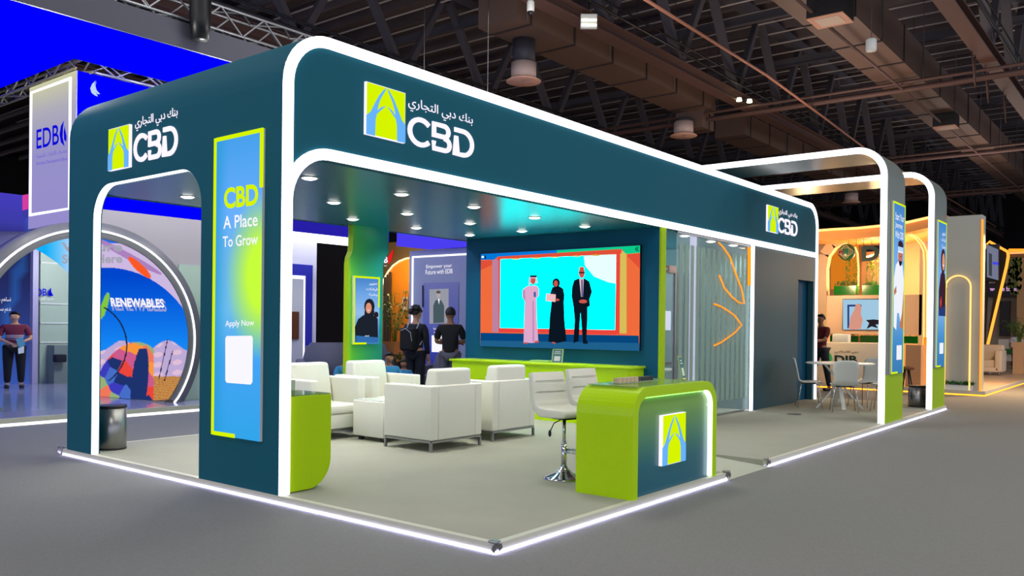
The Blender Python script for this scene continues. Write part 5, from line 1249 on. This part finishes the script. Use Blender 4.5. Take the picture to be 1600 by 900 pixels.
def xr_rect(x, u0, v0, u1, v1, dx=.2):
    a_, b_ = on('x', x, u0, v0), on('x', x, u1, v1); return (x, min(a_.y, b_.y), min(a_.z, b_.z)), (x+dx, max(a_.y, b_.y), max(a_.z, b_.z))
MB().box(*xr_rect(38, 1540, 395, 1640, 580)).build('back_wall', pm('beige_grey_wall', (178, 160, 140), .6), bs)
MB().box(*xr_rect(37.4, 1540, 443, 1640, 463, .3)).build('dark_band', pm('aubergine_band', (32, 24, 48), .5), bs)
S = Sheet('x', 37.35, .02); S.text(', we are banking', (1543, 457), (1598, 457), (1543, 448), em('pink_print', (225, 170, 225), 1), .01); S.mb.build('lettering', None, bs)
MB().box(*xr_rect(37.6, 1562, 470, 1577, 525, .3)).build('dark_doorway', BLK, bs)
MB().box(*xr_rect(37.2, 1590, 392, 1640, 580, .4)).build('right_pillar', pm('tan_pillar', (215, 165, 110), .6), bs)
q = MB(); q.tube([on('x', 34, 1576, 391), on('x', 34, 1640, 391)], .06, 6); q.build('top_light', ALED, bs)
MB().box(*xr_rect(33.8, 1576, 394, 1640, 400, .4)).build('canopy', pm('tan_canopy', (190, 120, 60), .6), bs)
MB().box(*xr_rect(33, 1560, 530, 1640, 566, .5)).build('low_counter', pm('white_low_counter', (215, 210, 200), .5), bs)
MB().box(*xr_rect(32.7, 1558, 545, 1587, 553, .2)).build('hedge', LEAFD, bs, bevel=.02)
for i, u in enumerate((1580, 1586, 1592)):
    p = on('x', 33.5, u, 400); q = MB(); rnd = random.Random(u)
    for k in range(50):
        z = p.z-rnd.uniform(0, 1.4); a = rnd.uniform(0, 6.28); c0 = Vector((p.x, p.y+cos(a)*.08, z)); q.add([c0, c0+Vector((0, .05, -.08)), c0+Vector((0, 0, -.16)), c0+Vector((0, -.05, -.08))], [[0, 1, 2, 3]])
    q.build('hanging_plant', MATS['trailing_leaf'], label='trailing plant strand under the far right tan canopy, '+('left', 'middle', 'right')[i]+' one', cat='plant', group='trailing plants at far right')
sf = thing('cream_sofa', (26, 1.6, .12), 'cream sofa on the amber stand right of the pale monolith', 'sofa')
(x0, y0_, z0_), (x1_, y1_, z1_) = xr_rect(27, 1533, 541, 1565, 583, .9)
z0_ = .12
MB().rbox((27.1, y0_+.1, .35), (27.9, y1_+.5, .62), .05, 3).build('seat_cushion', pm('cream_fabric', (215, 195, 170), .8), sf)
MB().rbox((27.65, y0_+.05, .3), (27.95, y1_+.5, z1_+.05), .06, 3).build('backrest', MATS['cream_fabric'], sf)
MB().rbox((27.0, y0_, .22), (27.95, y0_+.22, .95), .06, 3).build('arm', MATS['cream_fabric'], sf); MB().rbox((27.0, y0_+.1, .22), (27.95, y1_+.5, .38), .03).build('base', MATS['cream_fabric'], sf)
for y in (y0_+.1, y1_+.3): MB().tube([(27.1, y, .12), (27.1, y, .23)], .025, 6).build('leg', STL, sf)
pp2 = on('x', 29, 1592, 545); plant((29, pp2.y, .0), 1.0, .7, 'palm in a tan pot at the far right edge beside the walking person', LEAF, (.2, 1.2, pm('pale_tan_pot', (200, 160, 120), .6)), 18, 9)
MB().box((28.3, 1.5, .12), (28.7, 2.3, .9)).build('cream_cabinet', MATS['cream_fabric'], label='cream low cabinet behind the cream sofa', cat='cabinet')

# ================================================================== roof steel and services
STB = pm('brown_steel', (92, 66, 58), .6, .1, noise=.12, scale=1.5); STG = pm('grey_steel', (86, 82, 88), .6, .2, noise=.12, scale=1.5); DUCT = pm('brown_duct', (104, 82, 70), .55, .2, noise=.1, scale=1.2)
PIPEO = pm('orange_pipe', (160, 104, 80), .5); LGT = pm('light_girt', (205, 194, 186), .6)
names = ('nearest', 'second', 'third', 'farthest')
for k, y in enumerate((.6, 8.0, 15.4, 22.8)):
    t = thing('roof_truss', (20, y, 9), 'long brown steel roof truss, %s of the four counted from the right' % names[k], 'roof truss', 'steel roof trusses')
    bf = .2; x0, x1_ = 2, 74
    MB().box((x0, y-bf, 9.0), (x1_, y+bf, 9.04)).box((x0, y-.03, 9.04), (x1_, y+.03, 9.3)).box((x0, y-bf, 9.3), (x1_, y+bf, 9.34)).build('bottom_chord', STB, t)
    MB().box((x0, y-bf, 12.2), (x1_, y+bf, 12.5)).build('top_chord', STG, t)
    n = 18; L = (x1_-x0)/n
    for i in range(n):
        xa = x0+i*L; MB().bar((xa, y, 9.34), (xa+L*.42, y, 12.2), .2, .2).build('web_strut', STG, t); MB().bar((xa+L*.98, y, 9.34), (xa+L*.5, y, 12.2), .26, .16).build('web_strut', STG, t)
    MB().tube([(x0, y-.35, 9.5), (20, y-.4, 9.42), (x1_, y-.35, 9.5)], .04, 6).tube([(x0, y-.28, 9.75), (x1_, y-.28, 9.7)], .03, 6).tube([(x0, y-.5, 9.6), (x1_, y-.45, 9.55)], .02, 6).build('cable_run', BLK, t)
for i in range(11):
    x = 6+i*5.2
    t = thing('cross_beam', (x, 10, 11.4), 'dark steel cross beam spanning between the roof trusses', 'beam', 'dark cross beams under the roof')
    MB().box((x-.1, -12, 11.4), (x+.1, 45, 11.42)).box((x-.015, -12, 11.42), (x+.015, 45, 11.7)).build('beam', STG, t)
q = MB()
for i in range(58): x = 4+i*1.15; q.box((x-.03, -12, 12.0), (x+.03, 45, 12.03))
q.build('roof_purlins', LGT, kind='structure', label='thin pale purlins across the roof')
bpy.data.objects['roof_purlins'].name = 'trim_1'
def duct(y0, y1, z0, z1, xa, xb, lb, step=1.9):
    t = thing('air_duct', ((xa+xb)/2, (y0+y1)/2, z0), lb, 'air duct', 'rectangular roof air ducts')
    MB().box((xa, y0, z0), (xb, y1, z1)).build('duct_body', DUCT, t)
    x = xa+.5; q = MB()
    while x < xb: q.box((x, y0-.03, z0-.03), (x+.05, y1+.03, z1+.03)); x += step
    q.build('joint_flanges', pm('duct_flange', (52, 42, 38), .6), t)
    q = MB(); x = xa+.3
    while x < xb:
        for yy in (y0-.06, y1+.06): q.tube([(x, yy, z0), (x, yy, 12.4)], .012, 5)
        x += step*2
    q.build('hanger_rods', STG, t); return t
duct(8.95, 10.2, 9.0, 9.9, 11.5, 22.5, 'wide brown air duct with dark joints above the long fascia')
duct(9.2, 10.2, 8.4, 9.0, 22.0, 22.9, 'short boxed step of the brown air duct over the fascia'); duct(9.4, 10.6, 8.9, 9.7, 26, 45, 'farther length of brown air duct beyond the boxed step')
duct(2.45, 3.65, 9.0, 10.0, 9, 62, 'long brown air duct with dark joints at upper right', 2.2)
def cyl_diff(loc, zt, lb):
    t = thing('round_air_diffuser', loc, lb, 'air diffuser', 'round flared air diffusers'); C0 = Vector(loc)
    MB().lathe([(.33, .05), (.33, .48), (.31, .48), (.31, .05)], C0, 24).build('drum', pm('cream_metal', (190, 168, 158), .5), t)
    MB().lathe([(.10, .03), (.45, .0), (.46, .015), (.33, .09), (.1, .09)], C0, 28).build('flared_plate', pm('peach_metal', (225, 175, 150), .5), t)
    MB().lathe([(.30, .48), (.30, zt-loc[2]), (0, zt-loc[2])], C0, 24).build('neck', pm('dark_neck', (48, 48, 56), .6), t)
    q = MB()
    for k in range(6): a = k*pi/3; q.box((-.01, 0, .01), (.01, .3, .02), Matrix.Translation(C0) @ Matrix.Rotation(a, 4, 'Z'))
    q.build('vanes', MATS['cream_metal'], t)
for (u, v), zt, lb in (((818, 128), 9.0, 'round cream air diffuser hanging above the middle of the long fascia, nearest one'), ((1068, 213), 8.7, 'peach round air diffuser hanging above the fascia, second along'), ((1220, 270), 9, 'round air diffuser showing between the fascia and the arch frame light'), ((1330, 317), 9, 'round cream air diffuser seen inside the nearer arch frame')):
    p = on('y', 9.8, u, v); cyl_diff((p.x, p.y, p.z), zt, lb)
def box_diff(u, v, lb, s=.62, y=3.1, z=8.55):
    p = on('z', z, u, v); t = thing('box_air_diffuser', (p.x, p.y, z), lb, 'air diffuser', 'square boxed air diffusers')
    MB().box((p.x-s/2, p.y-s/2, z+.02), (p.x+s/2, p.y+s/2, z+.5)).build('box', BLK, t)
    MB().box((p.x-s/2, p.y-s/2, z), (p.x+s/2, p.y+s/2, z+.02)).build('frame', pm('peach_frame', (205, 140, 105), .5), t)
    MB().box((p.x-s/3, p.y-s/3, z-.01), (p.x+s/3, p.y+s/3, z)).build('grille', pm('grille_cream', (205, 185, 165), .6), t)
    return p
box_diff(1297, 33, 'square black boxed diffuser with peach rim under the upper right duct, nearer one', .8); box_diff(1478, 200, 'square black boxed diffuser under the upper right duct, farther one', .7)
def lamp_head(u, v, y, lb, two=False):
    p = on('y', y, u, v); t = thing('floodlight', (p.x, p.y, p.z), lb, 'floodlight', 'small hanging floodlights')
    if not two:
        M = Matrix.Translation(p) @ Matrix.Rotation(-.9, 4, 'Z')
        hs_ = MB().rbox((-.2, -.05, -.16), (.2, .08, .18), .02, 2, M).build('housing', WPL, t)
        MB().box((-.18, -.06, .0), (.18, -.052, .05), M).box((-.18, -.06, -.12), (.18, -.052, -.07), M).build('led_rows', em('flood_led', (255, 250, 200), 5), hs_)
    else:
        for s in (-1, 1): MB().lathe([(0, 0), (.09, 0), (.07, .1), (0, .12)], (p.x+s*.18, p.y-s*.1, p.z), 14).build('lamp', em('flood_led', (255, 250, 200), 5), t)
        MB().bar((p.x-.22, p.y+.12, p.z+.12), (p.x+.22, p.y-.12, p.z+.12), .03).build('bracket', BLK, t)
    MB().tube([(p.x, p.y, p.z+.1), (p.x+.02, p.y, p.z+.5), (p.x, p.y, 9.4)], .012, 5).build('cable', BLK, t)
lamp_head(920, 34, 7.6, 'bright rectangular floodlight hanging in front of the roof beam'); lamp_head(1163, 159, 7.6, 'pair of small bright lamps hanging below the roof beam', True)
p = on('y', 7.6, 829, 18); t = thing('dome_camera', (p.x, p.y, p.z-.1), 'white dome security camera hanging at top centre', 'camera')
MB().lathe([(.075, 0), (.085, .05), (.085, .2), (.05, .25), (0, .25)], (p.x, p.y, p.z), 18).build('housing', WPL, t); MB().ell((p.x, p.y, p.z), (.07, .07, .09)).build('dome', BLK, t); MB().tube([(p.x, p.y, p.z+.2), (p.x, p.y, 9.1)], .015, 6).build('stem', BLK, t)
p = on('z', 8, 1361, 80); t = thing('hanging_speaker', (p.x, p.y, 8), 'small white cylinder speaker hanging on a wire under the upper right duct', 'speaker')
MB().lathe([(0, 0), (.11, 0), (.12, .03), (.12, .25), (.1, .28), (0, .28)], (p.x, p.y, 8), 18).build('body', WPL, t); MB().tube([(p.x, p.y, 8.25), (p.x, p.y, 12.6)], .01, 5).build('wire', STG, t)
p = on('x', 40, 1529, 250); t = thing('hanging_speaker', (p.x, p.y, p.z), 'small speaker hanging on a brown rod at far right under the roof', 'speaker'); MB().lathe([(0, 0), (.3, 0), (.3, .2), (.1, .3), (0, .3)], p, 16).build('body', pm('peach_body', (190, 140, 115), .6), t); MB().tube([p, p+Vector((0, 0, 3))], .1, 8).build('rod', STB, t)
MB().tube([(9, 5.3, 8.55), (17.9, 5.3, 8.5), (23, 5.6, 8.52), (30, 6.0, 8.5), (60, 6.3, 8.5)], .038, 8).build('orange_pipe', PIPEO, label='long thin orange pipe running away under the roof trusses', cat='pipe')
MB().tube([(9, 2.9, 8.7), (60, 2.9, 8.7)], .04, 6).build('thin_conduit', STB, label='thin brown conduit under the long upper right duct', cat='pipe')
for (x, z, lb) in ((22.4, 8.72, 'nearest of the brown cross pipes under the upper right duct'), (33.8, 8.72, 'brown cross pipe passing behind the arch frames, second away'), (45, 8.7, 'farthest brown cross pipe low under the roof at right')):
    MB().tube([(x, -8, z), (x, 20, z)], .09, 8).tube([(x-.25, -8, z+.15), (x-.25, 20, z+.15)], .05, 8).build('cross_pipe', STB, label=lb, cat='pipe', group='brown cross pipes')
q = [(20.6, .78), (22.5, .78), (25.5, .78)]
for i, (x, y) in enumerate(q):
    MB().tube([(x, y, 9.0), (x+.1, y-.05, 8.3), (x+.3, y-.05, 8.1), (x+.5, y, 8.4), (x+.5, y, 9.0)], .022, 6).build('cable_loop', STB, label='grey cable loop drooping below the nearest roof beam, ' + ('first', 'second', 'third')[i]+' from the left', cat='cable', group='drooping cable loops')
# dark banner blocks / far curtain
MB().box((24, 20, 0), (24.3, 45, 7.5)).build('dark_partition', WD, label='black partition far behind the stands at left centre', cat='partition')
# uplight on roof from the stands
area('roof_bounce_light', (20, 4, 4.9), 3.0, 170, (1, .84, .76), (pi, 0, 0))
area('roof_bounce_light', (34, 2, 4.6), 4.0, 280, (1, .84, .76), (pi, 0, 0))
area('roof_bounce_light', (8, 5, 4.6), 3.0, 300, (1, .9, .88), (pi, 0, 0))
